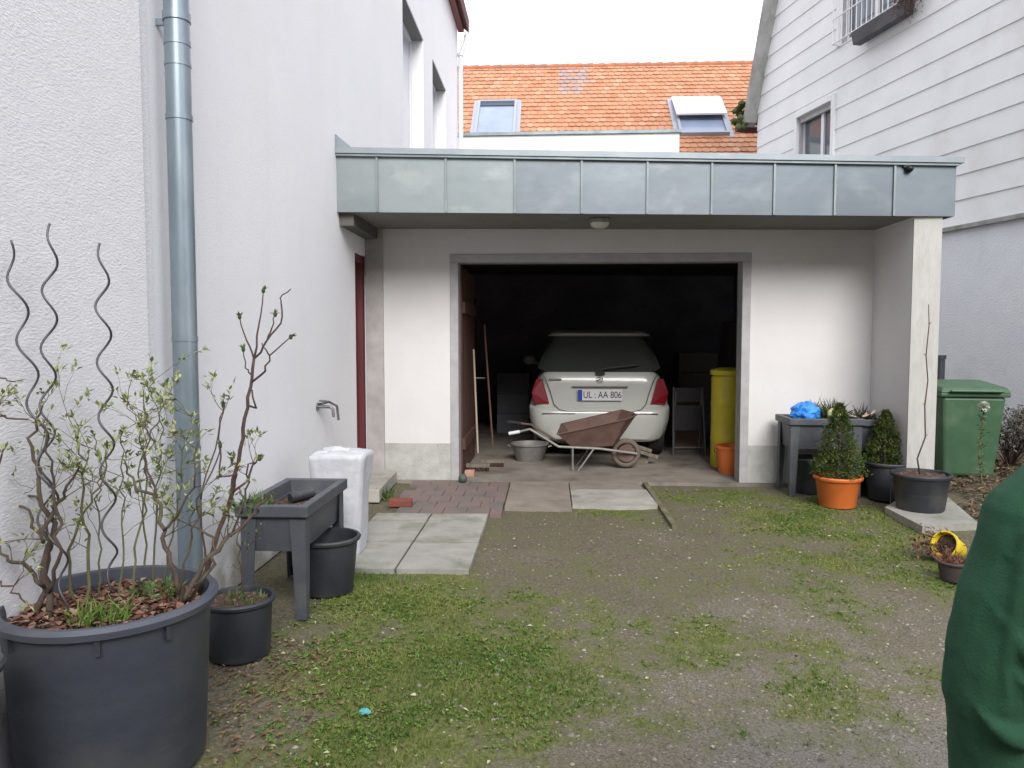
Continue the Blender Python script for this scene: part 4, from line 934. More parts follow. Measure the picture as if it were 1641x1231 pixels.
# timber border and garden plants
mb = MB(); a, b_ = at(1512, 742, Z=.11), at(1612, 788, Z=.11)
dv = (b_-a).normalized(); sv = Vector((-dv.y, dv.x, 0))*.04
mb.hexa([a-sv-Vector((0, 0, .1)), b_-sv-Vector((0, 0, .1)), b_+sv-Vector((0, 0, .1)), a+sv-Vector((0, 0, .1)), a-sv, b_-sv, b_+sv, a+sv])
tag(mb.build('timber_edging', M_wood, bev=.008), 'weathered timber beam edging the garden bed by the pier', 'beam')
def bush(label, loc, h, sp, n, m, seed, tw=M_twig, lsz=.05, name='garden_shrub'):
    rn = random.Random(seed); o = thing(name, label, 'shrub', loc); W = MB(); L = MB()
    for _ in range(n):
        a = rn.uniform(0, 6.28); r_ = sp*rn.uniform(.2, 1); tip = Vector((math.cos(a)*r_, math.sin(a)*r_, h*rn.uniform(.55, 1))); mid = Vector((tip.x*.4+rn.gauss(0, .03), tip.y*.4, tip.z*.5))
        W.tube([(0, 0, 0), mid, tip], [.008, .005, .003], 5)
        for k in range(6):
            t = rn.uniform(.45, 1); p = mid.lerp(tip, (t-.45)/.55)
            for q in range(4): L.leaf(p+Vector((rn.gauss(0, .02), rn.gauss(0, .02), rn.gauss(0, .02))), (rn.gauss(0, 1), rn.gauss(0, 1), rn.gauss(.2, .6)), lsz*.55, lsz*rn.uniform(.6, 1.1), rn.random())
    W.build('branches', tw, o, 'all'); L.build('leaves', m, o, attr='col', fix=False); return o
M_greyleaf = attr_mat('grey_green_leaf', [(0, (.05, .06, .05)), (.5, (.12, .135, .11)), (.8, (.20, .21, .19)), (1, (.16, .11, .07))], .7)
bush('grey leaved shrub in the bed right of the green bin', at(1618, 750, Z=.10), .62, .36, 46, M_greyleaf, 3)
bush('low dark shrub between the green bin and the person', at(1572, 752, Z=.10), .40, .20, 26, M_greyleaf, 8, lsz=.04)
bush('shrub at the right edge of the bed under the rendered wall', at(1650, 728, Z=.10), .60, .40, 40, M_greyleaf, 13)
bl = MB(); rn = random.Random(5)
c = at(1577, 652, Y=7.3); hb = thing('rose', 'single pale blossom on a stem in front of the green bin', 'flower', (c.x, 7.3, .08))
for q in range(160): d = Vector((rn.gauss(0, 1), rn.gauss(0, 1), rn.gauss(.1, 1))).normalized(); bl.leaf(Vector((0, 0, c.z-.08))+d*.022, d+Vector((rn.gauss(0, .5), 0, rn.gauss(0, .5))), .036, .034, rn.random())
bl.build('blossom', attr_mat('pale_petal', [(0, (.42, .50, .38)), (1, (.60, .62, .52))]), hb, attr='col', fix=False)
W = MB(); W.tube([(.02, 0, 0), (-.02, .02, .3), (0, 0, c.z-.09)], .006, 6); W.build('stem', M_gtwig, hb)
L = MB(); 
for q in range(60): z = rn.uniform(.15, c.z-.12); L.leaf((rn.gauss(0, .015), rn.gauss(0, .015), z), (rn.gauss(0, 1), rn.gauss(0, 1), .2), .025, .05, rn.random())
L.build('leaves', M_leafB, hb, attr='col', fix=False)
# soil bed litter (dead leaves and sticks)
M_litter = attr_mat('bed_litter', [(0, (.05, .03, .02)), (.4, (.12, .075, .045)), (.75, (.20, .15, .09)), (.9, (.10, .12, .05)), (1, (.30, .25, .17))], .85)
L = MB(); rn = random.Random(77)
for _ in range(9000):
    x = rn.uniform(3.5, 6.2); y = rn.uniform(5.4, 9.0)
    if x < 3.75 and y > 6.8: continue
    if 3.9 < x < 4.55 and 7.7 < y < 8.4: continue
    L.leaf((x, y, gz(x, y)+rn.uniform(.0, .05)), (rn.gauss(0, 1), rn.gauss(0, 1), rn.gauss(.1, .35)), rn.uniform(.012, .035), rn.uniform(.03, .08), rn.random())
for _ in range(60):
    x, y = rn.uniform(3.6, 5.8), rn.uniform(5.6, 8.0); a = rn.uniform(0, 6.28); z = gz(x, y)+.02; L.tube([(x, y, z), (x+math.cos(a)*.2, y+math.sin(a)*.2, z+rn.uniform(.0, .07))], .006, 5, a=rn.random())
tag(L.build('leaf_litter', M_litter, attr='col', fix=False), 'dead leaves and sticks covering the garden bed on the right', 'leaf litter', kind='stuff')

# yellow pot lying, with withered plant, and a half buried dark pot
c = at(1524, 898, Z=.0); yp = thing('plant_pot', 'small bright yellow pot lying on its side on the ground', 'pot', (c.x, c.y, .09)); yp.rotation_euler = (R(8), R(-68), R(24))
MB().lathe([(0, -.085), (.055, -.085), (.06, -.08), (.082, .07), (.09, .072), (.09, .092), (.08, .092), (.074, .06), (.052, -.07), (0, -.07)], 28).build('shell', M_yellow, yp, True)
MB().lathe([(0, .06), (.05, .063), (.0745, .05)], 20).build('soil', M_soil, yp, True)
c2 = at(1500, 890, Z=.02)
wd = thing('withered_plant', 'tangle of withered brown leaves spilling from the yellow pot', 'plant', c2); L = MB(); W = MB()
for _ in range(220): p = Vector((rn.gauss(0.0, .07), rn.gauss(0, .06), abs(rn.gauss(.05, .06)))); L.leaf(p, (rn.gauss(0, 1), rn.gauss(0, 1), rn.gauss(0, .6)), .018, .05, rn.random()*.8)
for _ in range(16): a = rn.uniform(0, 6.28); W.tube([(0, 0, .02), (math.cos(a)*.06, math.sin(a)*.06, .09), (math.cos(a)*.15, math.sin(a)*.12, rn.uniform(.0, .1))], .003, 4)
L.build('leaves', M_dry, wd, attr='col', fix=False); W.build('stem', M_twig, wd)
c3 = at(1540, 935, Z=0); pot('plant_pot', 'dark pot of dead plants beside the green sleeved person', 'pot', (c3.x, c3.y+.08, 0), .10, .12, .08, mat('brown_pot', (.06, .045, .045), .7), .012, .02)
tuft('withered_plant', 'dead brown stalks in the dark pot beside the green sleeved person', (c3.x, c3.y+.08, .1), 80, .10, .08, M_dry, 19, .008, 'plant')

# ------------------------------------------------------------------ things in the garage
CXc, CYc = at(961, 700, Y=9.35).x, 9.35
def wz(z): 
    P = [(.2, .80), (.32, .845), (.5, .862), (.65, .855), (.9, .805), (1.06, .755), (1.3, .675), (1.5, .60), (1.6, .50)]
    if z <= P[0][0]: return P[0][1]
    for (a, b_), (c_, d_) in zip(P, P[1:]):
        if z <= c_: return b_+(d_-b_)*(z-a)/(c_-a)
    return P[-1][1]
def shell(prof, shrinkw=1.0, inset=.07, nv=14, zc=None):
    m_ = MB(); n = len(prof); cy = sum(p[0] for p in prof)/n; cz = sum(p[1] for p in prof)/n; vs = []
    for i in range(nv+1):
        v = -1+2*i/nv; v = math.copysign(abs(v)**.7, v) if v else 0; k = max(0, (abs(v)-.70)/.30); ins = inset*(1-math.sqrt(max(0, 1-k*k)))
        for (y, z) in prof:
            dy, dz = cy-y, cz-z; ll = math.hypot(dy, dz) or 1
            yy = y+ins*(1 if dy > 0 else -1)*min(1, abs(dy)/.3); zz = z+ins*.45*(1 if dz > 0 else -1)*min(1, abs(dz)/.2)
            vs.append((v*wz(z)*shrinkw, yy, zz))
    fs = [(i*n+k, i*n+(k+1) % n, (i+1)*n+(k+1) % n, (i+1)*n+k) for i in range(nv) for k in range(n)]
    fs += [tuple(range(n)), tuple(reversed(range(nv*n, (nv+1)*n)))]
    return m_.add(vs, fs)
car = thing('parked_car', 'white hatchback parked nose in inside the dark garage', 'car', (CXc, CYc, .02))
low = [(.04, .20), (.0, .235), (-.02, .40), (-.02, .55), (.0, .60), (.045, .625), (.05, .75), (.06, .90), (.075, 1.02), (.11, 1.06), (1.0, 1.06), (2.6, 1.03), (3.1, .90), (3.45, .70), (3.55, .5), (3.48, .24)]
body = shell(low, 1, .16).build('body', M_carw, car, True)
gh = [(.10, 1.05), (.16, 1.16), (.24, 1.34), (.32, 1.49), (.45, 1.515), (1.3, 1.53), (2.0, 1.51), (2.35, 1.42), (2.75, 1.05)]
shell(gh, 1, .10).build('window', M_carg, car, True)
rf = [(.27, 1.488), (.24, 1.50), (.26, 1.525), (.5, 1.555), (1.3, 1.575), (2.0, 1.545), (2.2, 1.50), (1.3, 1.533), (.5, 1.518)]
shell(rf, 1.05, .05).build('roof', M_carw, car, True)
def yr(x, z): return .05+.16*(1-math.sqrt(max(0, 1-max(0, (abs(x)/wz(z)-.7)/.3)**2)))*.25
for s_ in (-1, 1):
    g = MB(); poly = [(.775, .97), (.70, .965), (.655, .80), (.615, .665), (.80, .66), (.835, .80)]
    vs = []
    for q in (0, 1):
        for (x, z) in poly: vs.append((s_*x, (.018 if x < .7 else .055) if q == 0 else .22, z))
    n = len(poly); g.add(vs, [tuple(range(n)), tuple(reversed(range(n, 2*n)))]+[(i, i+n, (i+1) % n+n, (i+1) % n) for i in range(n)])
    g.build('tail_lamp', M_red, car, bev=.008)
    g = MB(); g.tube([(s_*.62, .42, .31), (s_*.80, .42, .31)], .30, 28); w1_ = g.build('wheel', M_tyre, car, True)
    MB().tube([(s_*.801, .42, .31), (s_*.812, .42, .31)], .19, 20).build('rim', M_metal, w1_, True)
    g = MB(); g.tube([(s_*.62, 2.85, .31), (s_*.80, 2.85, .31)], .30, 28); g.build('wheel', M_tyre, car, True)
    g = MB(); g.tube([(s_*.76, 2.35, 1.06), (s_*.86, 2.35, 1.10)], .02, 8).ell((s_*.92, 2.35, 1.13), (.09, .05, .07)); g.build('mirror', M_carw, car, True)
    g = MB(); g.box(s_*.50-.20, s_*.50+.20, -.030, -.018, .545, .552); g.build('bumper_strip', M_ink, car)
# hatch seam, handle strip, badge, wiper
g = MB(); hs = [(-.70, 1.03), (-.655, .95), (-.60, .80), (-.56, .66), (-.50, .60), (-.40, .572), (.40, .572), (.50, .60), (.56, .66), (.60, .80), (.655, .95), (.70, 1.03)]
g.tube([(x, (.034 if z > .62 else -.008)+.012*(abs(x) > .6), z) for x, z in hs], .0055, 5); g.build('hatch_seam', mat('seam_grey', (.10, .10, .10), .8), car)
g = MB(); g.box(-.34, .34, .016, .05, .868, .882); g.build('tailgate_handle', mat('grey_plastic_strip', (.20, .20, .20), .6), car, bev=.004)
g = MB(); g.tube([(0, .06, 1.05), (-.01, .04, 1.07), (.10, .045, 1.10), (.48, .09, 1.14)], .010, 6); g.box(-.05, .06, .035, .09, 1.02, 1.065); g.build('rear_wiper', M_ink, car)
g = MB(); g.tube([(.036*math.cos(a*math.pi/8), .036+.001*a*0, .965+.036*math.sin(a*math.pi/8)) for a in range(17)], .004, 5)
for a in (90, 210, 330): g.tube([(0, .037, .965), (.034*math.cos(R(a)), .037, .965+.034*math.sin(R(a)))], .004, 4)
g.build('badge', M_metal, car)
g = MB(); g.box(-.62, -.47, .038, .052, .955, .972); g.build('model_lettering', M_metal, car)
g = MB(); g.box(-.27, .27, .012, .022, .705, .84); pf = g.build('number_plate', M_plate, car, bev=.003)
g = MB(); g.box(-.267, -.215, .009, .0115, .708, .837); g.build('country_strip', M_blue, pf)
def text(s_, size, loc, parent, m, name='lettering', rot=(R(90), 0, 0), sx=1):
    cu = bpy.data.curves.new(name, 'FONT'); cu.body = s_; cu.size = size; cu.extrude = .0008; cu.align_x = 'CENTER'; cu.align_y = 'CENTER'
    t = bpy.data.objects.new('tmp', cu); COL.objects.link(t); bpy.context.view_layer.update()
    me = bpy.data.meshes.new_from_object(t.evaluated_get(bpy.context.evaluated_depsgraph_get())); bpy.data.objects.remove(t)
    me.materials.clear(); me.materials.append(m); me.name = name; o = bpy.data.objects.new(name, me); COL.objects.link(o); o.parent = parent; o.location = loc; o.rotation_euler = rot; o.scale = (sx, 1, 1); return o
text('UL : AA 806', .115, (.03, .010, .772), pf, M_ink, sx=.80)
g = MB(); g.box(-.2665, -.2665+.0001, .0085, .0089, .7, .7001)
# tub in front of the car
c = at(848, 742, Z=.02); tb = thing('wash_tub', 'pale grey metal tub on the garage floor left of the wheelbarrow', 'tub', (c.x, c.y+.2, .02))
MB().lathe([(0, 0), (.16, 0), (.165, .01), (.215, .19), (.232, .195), (.232, .21), (.21, .21), (.155, .02), (0, .02)], 36).build('shell', M_lgrey, tb, True)
for s_ in (-1, 1): MB().tube([(s_*.22, -.05, .17), (s_*.26, -.04, .18), (s_*.26, .04, .18), (s_*.22, .05, .17)], .006, 6).build('handle', M_metal, tb)
# wheelbarrow
wy = 8.62
def wp(px, py, dy=0): return at(px, py, Y=wy+dy)
wbz = thing('wheelbarrow', 'rusty brown wheelbarrow standing in the garage doorway behind the car', 'wheelbarrow', (wp(950, 750).x, wy, .02))
s = MB()
rimL, rimR = wp(893, 692), wp(1022, 664); rimM = wp(975, 663)
botL, botR = wp(918, 716), wp(992, 708)
def yy(p, d): return Vector((p.x, p.y+d, p.z))
rim = [yy(rimL, -.26), yy(wp(1000, 668), -.27), yy(wp(1018, 664), -.1), yy(wp(1018, 664), .12), yy(wp(1000, 661), .27), yy(wp(900, 684), .26)]
rim[0] = yy(wp(893, 692), -.24)
bot = [yy(wp(918, 716), -.15), yy(wp(980, 712), -.16), yy(wp(988, 708), -.07), yy(wp(988, 708), .07), yy(wp(978, 708), .16), yy(wp(920, 712), .15)]
inn = [p+(sum(rim, Vector())/6-p)*.05 for p in rim]; ib = [p+Vector((0, 0, .012))+(sum(bot, Vector())/6-p)*.05 for p in bot]
n = 6; vs = bot+rim+inn+ib; fs = [(3*n+i if False else i, (i+1) % n, n+(i+1) % n, n+i) for i in range(n)]+[(n+i, n+(i+1) % n, 2*n+(i+1) % n, 2*n+i) for i in range(n)]+[(2*n+i, 2*n+(i+1) % n, 3*n+(i+1) % n, 3*n+i) for i in range(n)]+[tuple(reversed(range(n))), tuple(range(3*n, 4*n))]
s.add(vs, fs); s.build('tray', M_rust, wbz, world=True, bev=.008)
s = MB(); s.tube(rim+[rim[0]], .010, 6); s.build('tray_rim', M_rust, wbz, world=True)
for d in (-.22, .22):
    s = MB(); s.tube([yy(wp(812 if d > 0 else 818, 680 if d > 0 else 692), d), yy(wp(850, 684), d), yy(wp(895, 712), d*.9), yy(wp(960, 716), d*.7), yy(wp(1020, 726), d*.25)], .014, 8); s.build('handle', M_lgrey if d < 0 else M_rust, wbz, world=True)
    s = MB(); s.tube([yy(wp(917, 714), d*.85), yy(wp(917, 752), d*.9), yy(wp(917, 752), d*.9)+Vector((.05, 0, 0)), yy(wp(950, 716), d*.8)], .010, 8); s.build('leg', M_lgrey, wbz, world=True)
    s = MB(); s.tube([yy(wp(817 if d < 0 else 811, 691 if d < 0 else 679.5), d), yy(wp(834, 688 if d < 0 else 682), d)], .019, 8); s.build('grip', M_white if d < 0 else M_tyre, wbz, world=True)
wc = wp(1003, 726); whl = MB(); rw = .135
whl.tube([wc+Vector((rw*math.cos(a*math.pi/14), 0, rw*math.sin(a*math.pi/14))) for a in range(29)], .030, 8, cap=False)
wo = whl.build('wheel', mat('dusty_rubber', (.13, .10, .08), .9), wbz, 'all', True)
s = MB(); s.tube([wc+Vector((0, -.04, 0)), wc+Vector((0, .04, 0))], .095, 20); s.build('rim', M_rust, wo, True, True)
# split logs and crate beside the barrow
c = at(1020, 735, Z=.1)
for q, (px, py, lab) in enumerate(((1022, 716, 'upper short brown board leaning behind the wheelbarrow wheel'), (1032, 726, 'lower short brown board by the wheelbarrow wheel'))):
    p = at(px, py, Y=8.9); m_ = MB(); m_.box(-.16, .16, -.05, .05, -.02, .02); o = m_.build('wooden_board', M_wood, bev=.005); o.location = (p.x, 8.9, p.z); o.rotation_euler = (0, R(18), R(10)); tag(o, lab, 'board')
m_ = MB(); p = at(1010, 740, Z=.02); m_.box(-.14, .14, -.1, .1, 0, .13); o = m_.build('wooden_block', M_wood, bev=.01); o.location = (p.x+.05, 9.02, .02); tag(o, 'wooden block carrying two short boards behind the wheelbarrow', 'block')
# yellow bin and orange bucket
c = at(1163, 700, Y=8.55)
ob = thing('bucket', 'orange bucket on the floor at the right side of the garage doorway', 'bucket', (c.x+.03, 8.42, .02)); MB().lathe([(0, 0), (.125, 0), (.13, .01), (.165, .27), (.178, .275), (.178, .30), (.16, .30), (.12, .02), (0, .02)], 32).build('shell', M_terra, ob, True)
MB().tube([(.178*math.cos(a*math.pi/12), .178*math.sin(a*math.pi/12), .27-.12*math.sin(a*math.pi/12)) for a in range(13)], .004, 5).build('handle', M_metal, ob)
yb2 = thing('barrel', 'tall yellow plastic barrel behind the orange bucket in the garage', 'barrel', (c.x+.08, 8.85, .02))
MB().lathe([(0, 0), (.17, 0), (.18, .02), (.18, .3), (.187, .32), (.18, .34), (.18, .7), (.187, .72), (.18, .74), (.18, 1.02), (.15, 1.06), (0, 1.06)], 32).build('body', M_ybin, yb2, True)
MB().lathe([(0, 1.061), (.155, 1.061), (.165, 1.05), (.195, 1.05), (.195, 1.10), (.10, 1.13), (0, 1.13)], 32).build('lid', M_ybin, yb2, True)
# broom handles, dark junk
def stick(label, px0, py0, px1, py1, Y, m, name='broom', head=True):
    a, b_ = at(px0, py0, Y=Y), at(px1, py1, Y=Y-.25); b_.z = max(b_.z, .03); o = thing(name, label, name, (b_.x, b_.y, .02)); MB().tube([a, b_+Vector((0, 0, .06))], .011, 8).build('handle', m, o, world=True)
    if head: MB().box(-.13, .13, -.03, .03, .05, .09).build('head', M_wood, o); g = MB(); [g.tube([(x/100, 0, .05), (x/100+random.uniform(-.01, .01), random.uniform(-.02, .02), .0)], .004, 4) for x in range(-12, 13)]; g.build('bristles', M_brown, o)
    return o
stick('broom with a pale handle leaning inside the left side of the doorway', 759, 560, 766, 735, 8.6, mat('pale_handle', (.34, .27, .2), .7))
stick('dark handled rake leaning beside the broom', 776, 520, 790, 725, 8.9, M_brown, 'rake')
# folding chair behind bin: thin metal frame
M_frame2 = mat('dark_tube', (.09, .09, .10), .5)
fc = thing('folding_chair', 'dark folded metal chair leaning between the car and the yellow barrel', 'chair', (at(1105, 720, Y=9.6).x, 9.6, .02))
for s_ in (-.20, .20):
    MB().tube([(s_, 0, 0), (s_*.9, .16, .85)], .012, 8).build('leg', M_frame2, fc); MB().tube([(s_*.8, .22, 0), (s_*.8, .10, .80)], .012, 8).build('leg', M_frame2, fc)
MB().box(-.18, .18, .11, .135, .30, .62).build('seat', M_dark, fc, bev=.01); MB().box(-.18, .18, .14, .16, .66, .84).build('backrest', M_dark, fc, bev=.01)
MB().tube([(-.2, .02, .1), (.2, .02, .1)], .01, 6).build('stretcher', M_frame2, fc)
# shelf, cupboard, tyres at back and side
sh = thing('shelf_rack', 'dark shelf rack along the left inside wall of the garage', 'shelf', (-1.35, 10.6, .02))
for z in (.3, .85, 1.4, 1.95): MB().box(-.25, .25, -1.0, 1.0, z, z+.03).build('shelf', M_brown, sh)
for x, y in ((-.23, -.97), (.23, -.97), (-.23, .97), (.23, .97)): MB().box(x-.02, x+.02, y-.02, y+.02, 0, 2.05).build('post', M_brown, sh)
for q in range(7):
    z = (.33, .88, 1.43)[q % 3]+.001; yq = 9.8+q*.25; o = MB(); hh = random.uniform(.18, .36); o.box(-.15, .15, -.10, .10, 0, hh); o.box(-.155, .155, -.105, .105, hh, hh+.02)
    t = o.build('box', mat('card%d' % (q % 2), ((.12, .09, .06), (.07, .07, .09))[q % 2], .9), bev=.006); t.location = (-1.32, yq, .02+z); tag(t, 'one of the storage boxes on the dark shelf rack inside the garage', 'box', 'storage boxes on the garage shelves')
ld = thing('ladder', 'aluminium ladder hung high on the right inside wall of the garage', 'ladder', (3.10, 9.9, 1.95))
for z in (0, .32): MB().tube([(0, -1.2, z), (0, 1.2, z)], .022, 8).build('rail', M_frame, ld)
for k in range(9): MB().tube([(0, -1.1+k*.275, 0), (0, -1.1+k*.275, .32)], .013, 6).build('rung', M_frame, ld)
cp = thing('cabinet', 'dark tall cabinet against the right inside wall of the garage', 'cabinet', (2.85, 10.9, .02))
MB().box(-.3, .3, -.6, .6, 0, 1.7).build('body', mat('dark_cabinet', (.07, .055, .05), .8), cp, bev=.01)
MB().box(-.32, -.302, -.58, -.01, .05, 1.65).build('door', MC['dark_cabinet'], cp); MB().box(-.32, -.302, .01, .58, .05, 1.65).build('door', MC['dark_cabinet'], cp)
for q, (x, y, w_, d_, h, lab) in enumerate(((-.55, 11.9, .5, .4, .95, 'dim grey crate stack left of the car near the back of the garage'), (1.85, 10.3, .38, .34, .62, 'dim brown carton on the floor right of the car'), (2.3, 12.2, .6, .5, 1.25, 'tall pale carton at the far right corner of the garage'))):
    b = MB(); k = 0
    while k*.31 < h-.05: b.box(-w_/2+.006*(k % 2), w_/2-.004, -d_/2, d_/2-.005*(k % 2), k*.31+.001, min(h, (k+1)*.31-.004)); k += 1
    o = b.build('crate', mat('garage_clutter_%d' % q, ((.16, .16, .18), (.20, .14, .09), (.26, .23, .20))[q], .9), bev=.008); o.location = (x, y, .021); tag(o, lab, 'crate')
sd_ = thing('parasol', 'closed dark parasol leaning at the right inside wall of the garage', 'parasol', (2.55, 9.3, .02))
MB().tube([(0, 0, 0), (.18, .05, 1.75)], .014, 8).build('pole', M_metal, sd_); MB().lathe([(.02, .0), (.09, .1), (.06, .7), (.02, .95)], 14, (.06, .02, .65)).build('canopy', mat('dark_red_cloth', (.10, .03, .04), .9), sd_, True)
bk = thing('mountain_bicycle', 'dim bicycle leaning against the left inside wall behind the broom', 'bicycle', (-1.05, 9.2, .02))
for y in (-.5, .5):
    w_o = MB().tube([(0, y+.32*math.cos(a*math.pi/16), .33+.32*math.sin(a*math.pi/16)) for a in range(33)], .018, 6, cap=False).build('wheel', M_tyre, bk, 'all')
    g = MB(); [g.tube([(0, y, .33), (0, y+.31*math.cos(a*math.pi/7), .33+.31*math.sin(a*math.pi/7))], .002, 4) for a in range(14)]; g.build('spokes', M_lgrey, w_o)
MB().tube([(0, -.5, .33), (0, -.12, .30), (0, -.2, .78), (0, .35, .80), (0, -.12, .30)], .014, 6).tube([(0, -.5, .33), (0, -.2, .78), (0, -.22, .90)], .010, 6).tube([(0, .35, .80), (0, .33, .95)], .014, 6).tube([(0, .36, .78), (0, .5, .33)], .012, 6).build('frame', mat('bike_blue', (.10, .12, .22), .4), bk)
MB().ell((0, -.22, .93), (.06, .12, .03)).build('saddle', M_tyre, bk, 'all'); MB().tube([(-.26, .28, .97), (0, .34, .97), (.26, .28, .97)], .011, 8).build('handlebar', M_metal, bk, 'all')
# small things by the doorway
c = at(743, 766, Z=.05); o = MB().ell((0, 0, 0), (.045, .045, .045), 16, 10, .1).build('stone', mat('dark_stone', (.07, .085, .075), .7), None, 'all'); o.location = (c.x, 7.72, .062); tag(o, 'round dark stone at the left foot of the garage doorway', 'stone')
c = at(748, 746, Z=.04); o = MB().box(-.05, .05, -.035, .035, 0, .07).build('brick', mat('salmon_brick', (.45, .27, .2), .9, (.35, .2, .15), 12), bev=.006); o.location = (ol+.09, 8.05, .02); tag(o, 'small salmon coloured brick just inside the garage doorway', 'brick')
o = MB().box(-.1, .1, -.055, .055, 0, .06).build('brick', mat('red_brick', (.22, .06, .04), .9, (.16, .05, .035), 12, bump=.3), bev=.006); c = gnd(616, 826); o.location = (-1.30, 6.62, .018); o.rotation_euler = (0, 0, .1); tag(o, 'loose dark red brick on the grey slabs near the white box', 'brick')

# ------------------------------------------------------------------ ground cover
L = MB(); rn = random.Random(5); cnt = 0
def paved(x, y):
    return (XL < x < -.49 and ya < y < 7.8) or (-1.35 < x < .96 and 6.62 < y < 7.85) or (y > 7.8 and x < 3.3) or (x < -1.5 and y > 6.7)
while cnt < 36000:
    x = rn.uniform(-1.88, 3.6); y = rn.uniform(1.9, 7.7); g_ = green(x, y)
    if paved(x, y) or rn.random() > (g_-.25)*1.1: continue
    hh = rn.uniform(.008, .030)*(.45+.85*g_); p = Vector((x, y, gz(x, y)-.002)); d = Vector((rn.gauss(0, .55), rn.gauss(0, .55), 1)).normalized()
    s_ = Vector((rn.gauss(0, 1), rn.gauss(0, 1), 0)).normalized()*rn.uniform(.0012, .0028); q = p+d*hh*.6; e = p+d*hh+Vector((rn.gauss(0, .3), rn.gauss(0, .3), -.1))*hh*.5
    cl = max(0, min(1, .50-.45*gauss(x, y, -.2, 3.3, .35, .45)+.75*fbm(x, y, 2.2, 11)+rn.gauss(0, .16))); L.add([p-s_, p+s_, q+s_*.8, q-s_*.8, e], [(0,1,2,3),(3,2,4)], cl); cnt += 1
tag(L.build('grass', attr_mat('short_grass', [(0, (.055, .11, .014)), (.4, (.105, .15, .026)), (.75, (.17, .195, .045)), (1, (.26, .24, .09))], .7), attr='col', fix=False), 'short patchy grass growing over the gravel yard', 'grass', kind='stuff')
L = MB(); cnt = 0      # broad leaved weeds and clover
while cnt < 3600:
    x = rn.uniform(-1.88, 3.6); y = rn.uniform(1.9, 7.6); g_ = green(x, y)+.45*gauss(x, y, -1.2, 3.0, .35, 1.5)
    if paved(x, y) or rn.random() > (g_-.3)*1.2 or fbm(x, y, 1.8, 31) < -.02: continue
    z = gz(x, y)
    for k in range(rn.choice((2, 3, 4))): L.leaf((x, y, z+.003), (rn.gauss(0, 1), rn.gauss(0, 1), rn.uniform(.1, .8)), rn.uniform(.006, .013), rn.uniform(.010, .024), rn.random())
    cnt += 1
tag(L.build('weeds', attr_mat('clover', [(0, (.055, .12, .016)), (.6, (.11, .19, .03)), (1, (.18, .23, .06))], .6), attr='col', fix=False), 'low broad leaved weeds among the grass of the yard', 'weeds', kind='stuff')
def pebble(mb, x, y, r_, a, flat=.6):
    z = gz(x, y) if not paved(x, y) else .018; n = 6; vs = [(x, y, z+r_*flat)]; ph = rn.uniform(0, 6)
    for (k_, zz) in ((.72, .42), (1, .05)):
        for k in range(n):
            an = ph+2*math.pi*k/n; q = r_*k_*rn.uniform(.75, 1.15); vs.append((x+math.cos(an)*q, y+math.sin(an)*q*.85, z+r_*flat*zz))
    mb.add(vs, [(0, 1+k, 1+(k+1) % n) for k in range(n)]+[(1+k, 1+n+k, 1+n+(k+1) % n, 1+(k+1) % n) for k in range(n)], a)
L = MB(); cnt = 0
while cnt < 9000:
    x = rn.uniform(-1.8, 3.6); y = rn.uniform(1.9, 7.7)
    if paved(x, y): continue
    gv = gravel(x, y)
    if rn.random() > .12+.9*gv: continue
    pebble(L, x, y, rn.uniform(.003, .009)*(1+.7*(rn.random() < .08)), rn.random()*.9); cnt += 1
for _ in range(110):
    x = rn.uniform(-1.2, 3.4); y = rn.uniform(2.1, 7.5)
    if not paved(x, y): pebble(L, x, y, rn.uniform(.007, .015), rn.uniform(.75, .97))
M_peb = attr_mat('pebbles', [(0, (.09, .078, .064)), (.5, (.18, .162, .135)), (.85, (.28, .26, .22)), (1, (.46, .44, .38))], .85)
tag(L.build('gravel', M_peb, attr='col', fix=False), 'loose gravel and pale pebbles scattered over the yard', 'gravel', kind='stuff')
L = MB()
for _ in range(620):
    k = rn.random()
    if k < .3: x, y = rn.gauss(2.3, .6), rn.gauss(6.0, .6)
    elif k < .6: x, y = rn.uniform(-1.3, -.3), rn.uniform(2.2, 4.6)
    else: x, y = rn.uniform(-1.3, 3.3), rn.uniform(2.0, 7.4)
    if paved(x, y) or x > 3.4: continue
    L.leaf((x, y, gz(x, y)+.008), (rn.gauss(0, 1), rn.gauss(0, 1), rn.gauss(.05, .2)), rn.uniform(.008, .02), rn.uniform(.015, .035), rn.random())
for _ in range(700):
    x, y = rn.gauss(-1.25, .18), rn.uniform(2.3, 3.7)
    if (x-BP.x)**2+(y-BP.y)**2 > .33**2 and x > -1.85: L.leaf((x, y, gz(x, y)+.01), (rn.gauss(0, 1), rn.gauss(0, 1), rn.gauss(.05, .25)), rn.uniform(.008, .022), rn.uniform(.015, .04), rn.random()*.5)
tag(L.build('fallen_leaves', attr_mat('fallen_leaf', [(0, (.10, .055, .035)), (.45, (.20, .14, .07)), (.7, (.30, .27, .15)), (1, (.46, .45, .32))], .7), attr='col', fix=False), 'small fallen leaves and petals scattered on the grass', 'fallen leaves', kind='stuff')
L = MB()                 # bark chips on the big tub soil and base of pots
for _ in range(900):
    a = rn.uniform(0, 6.28); r_ = .29*rn.random()**.5; L.leaf((BP.x+math.cos(a)*r_, BP.y+math.sin(a)*r_, BH-.052+rn.uniform(0, .012)), (rn.gauss(0, 1), rn.gauss(0, 1), rn.gauss(0, .25)), rn.uniform(.012, .03), rn.uniform(.02, .045), rn.random())
tag(L.build('bark_mulch', attr_mat('bark_chip', [(0, (.07, .035, .025)), (.5, (.17, .08, .055)), (.8, (.26, .15, .11)), (1, (.33, .26, .18))], .9), attr='col', fix=False), 'reddish bark chips covering the soil of the large tub', 'mulch', kind='stuff')
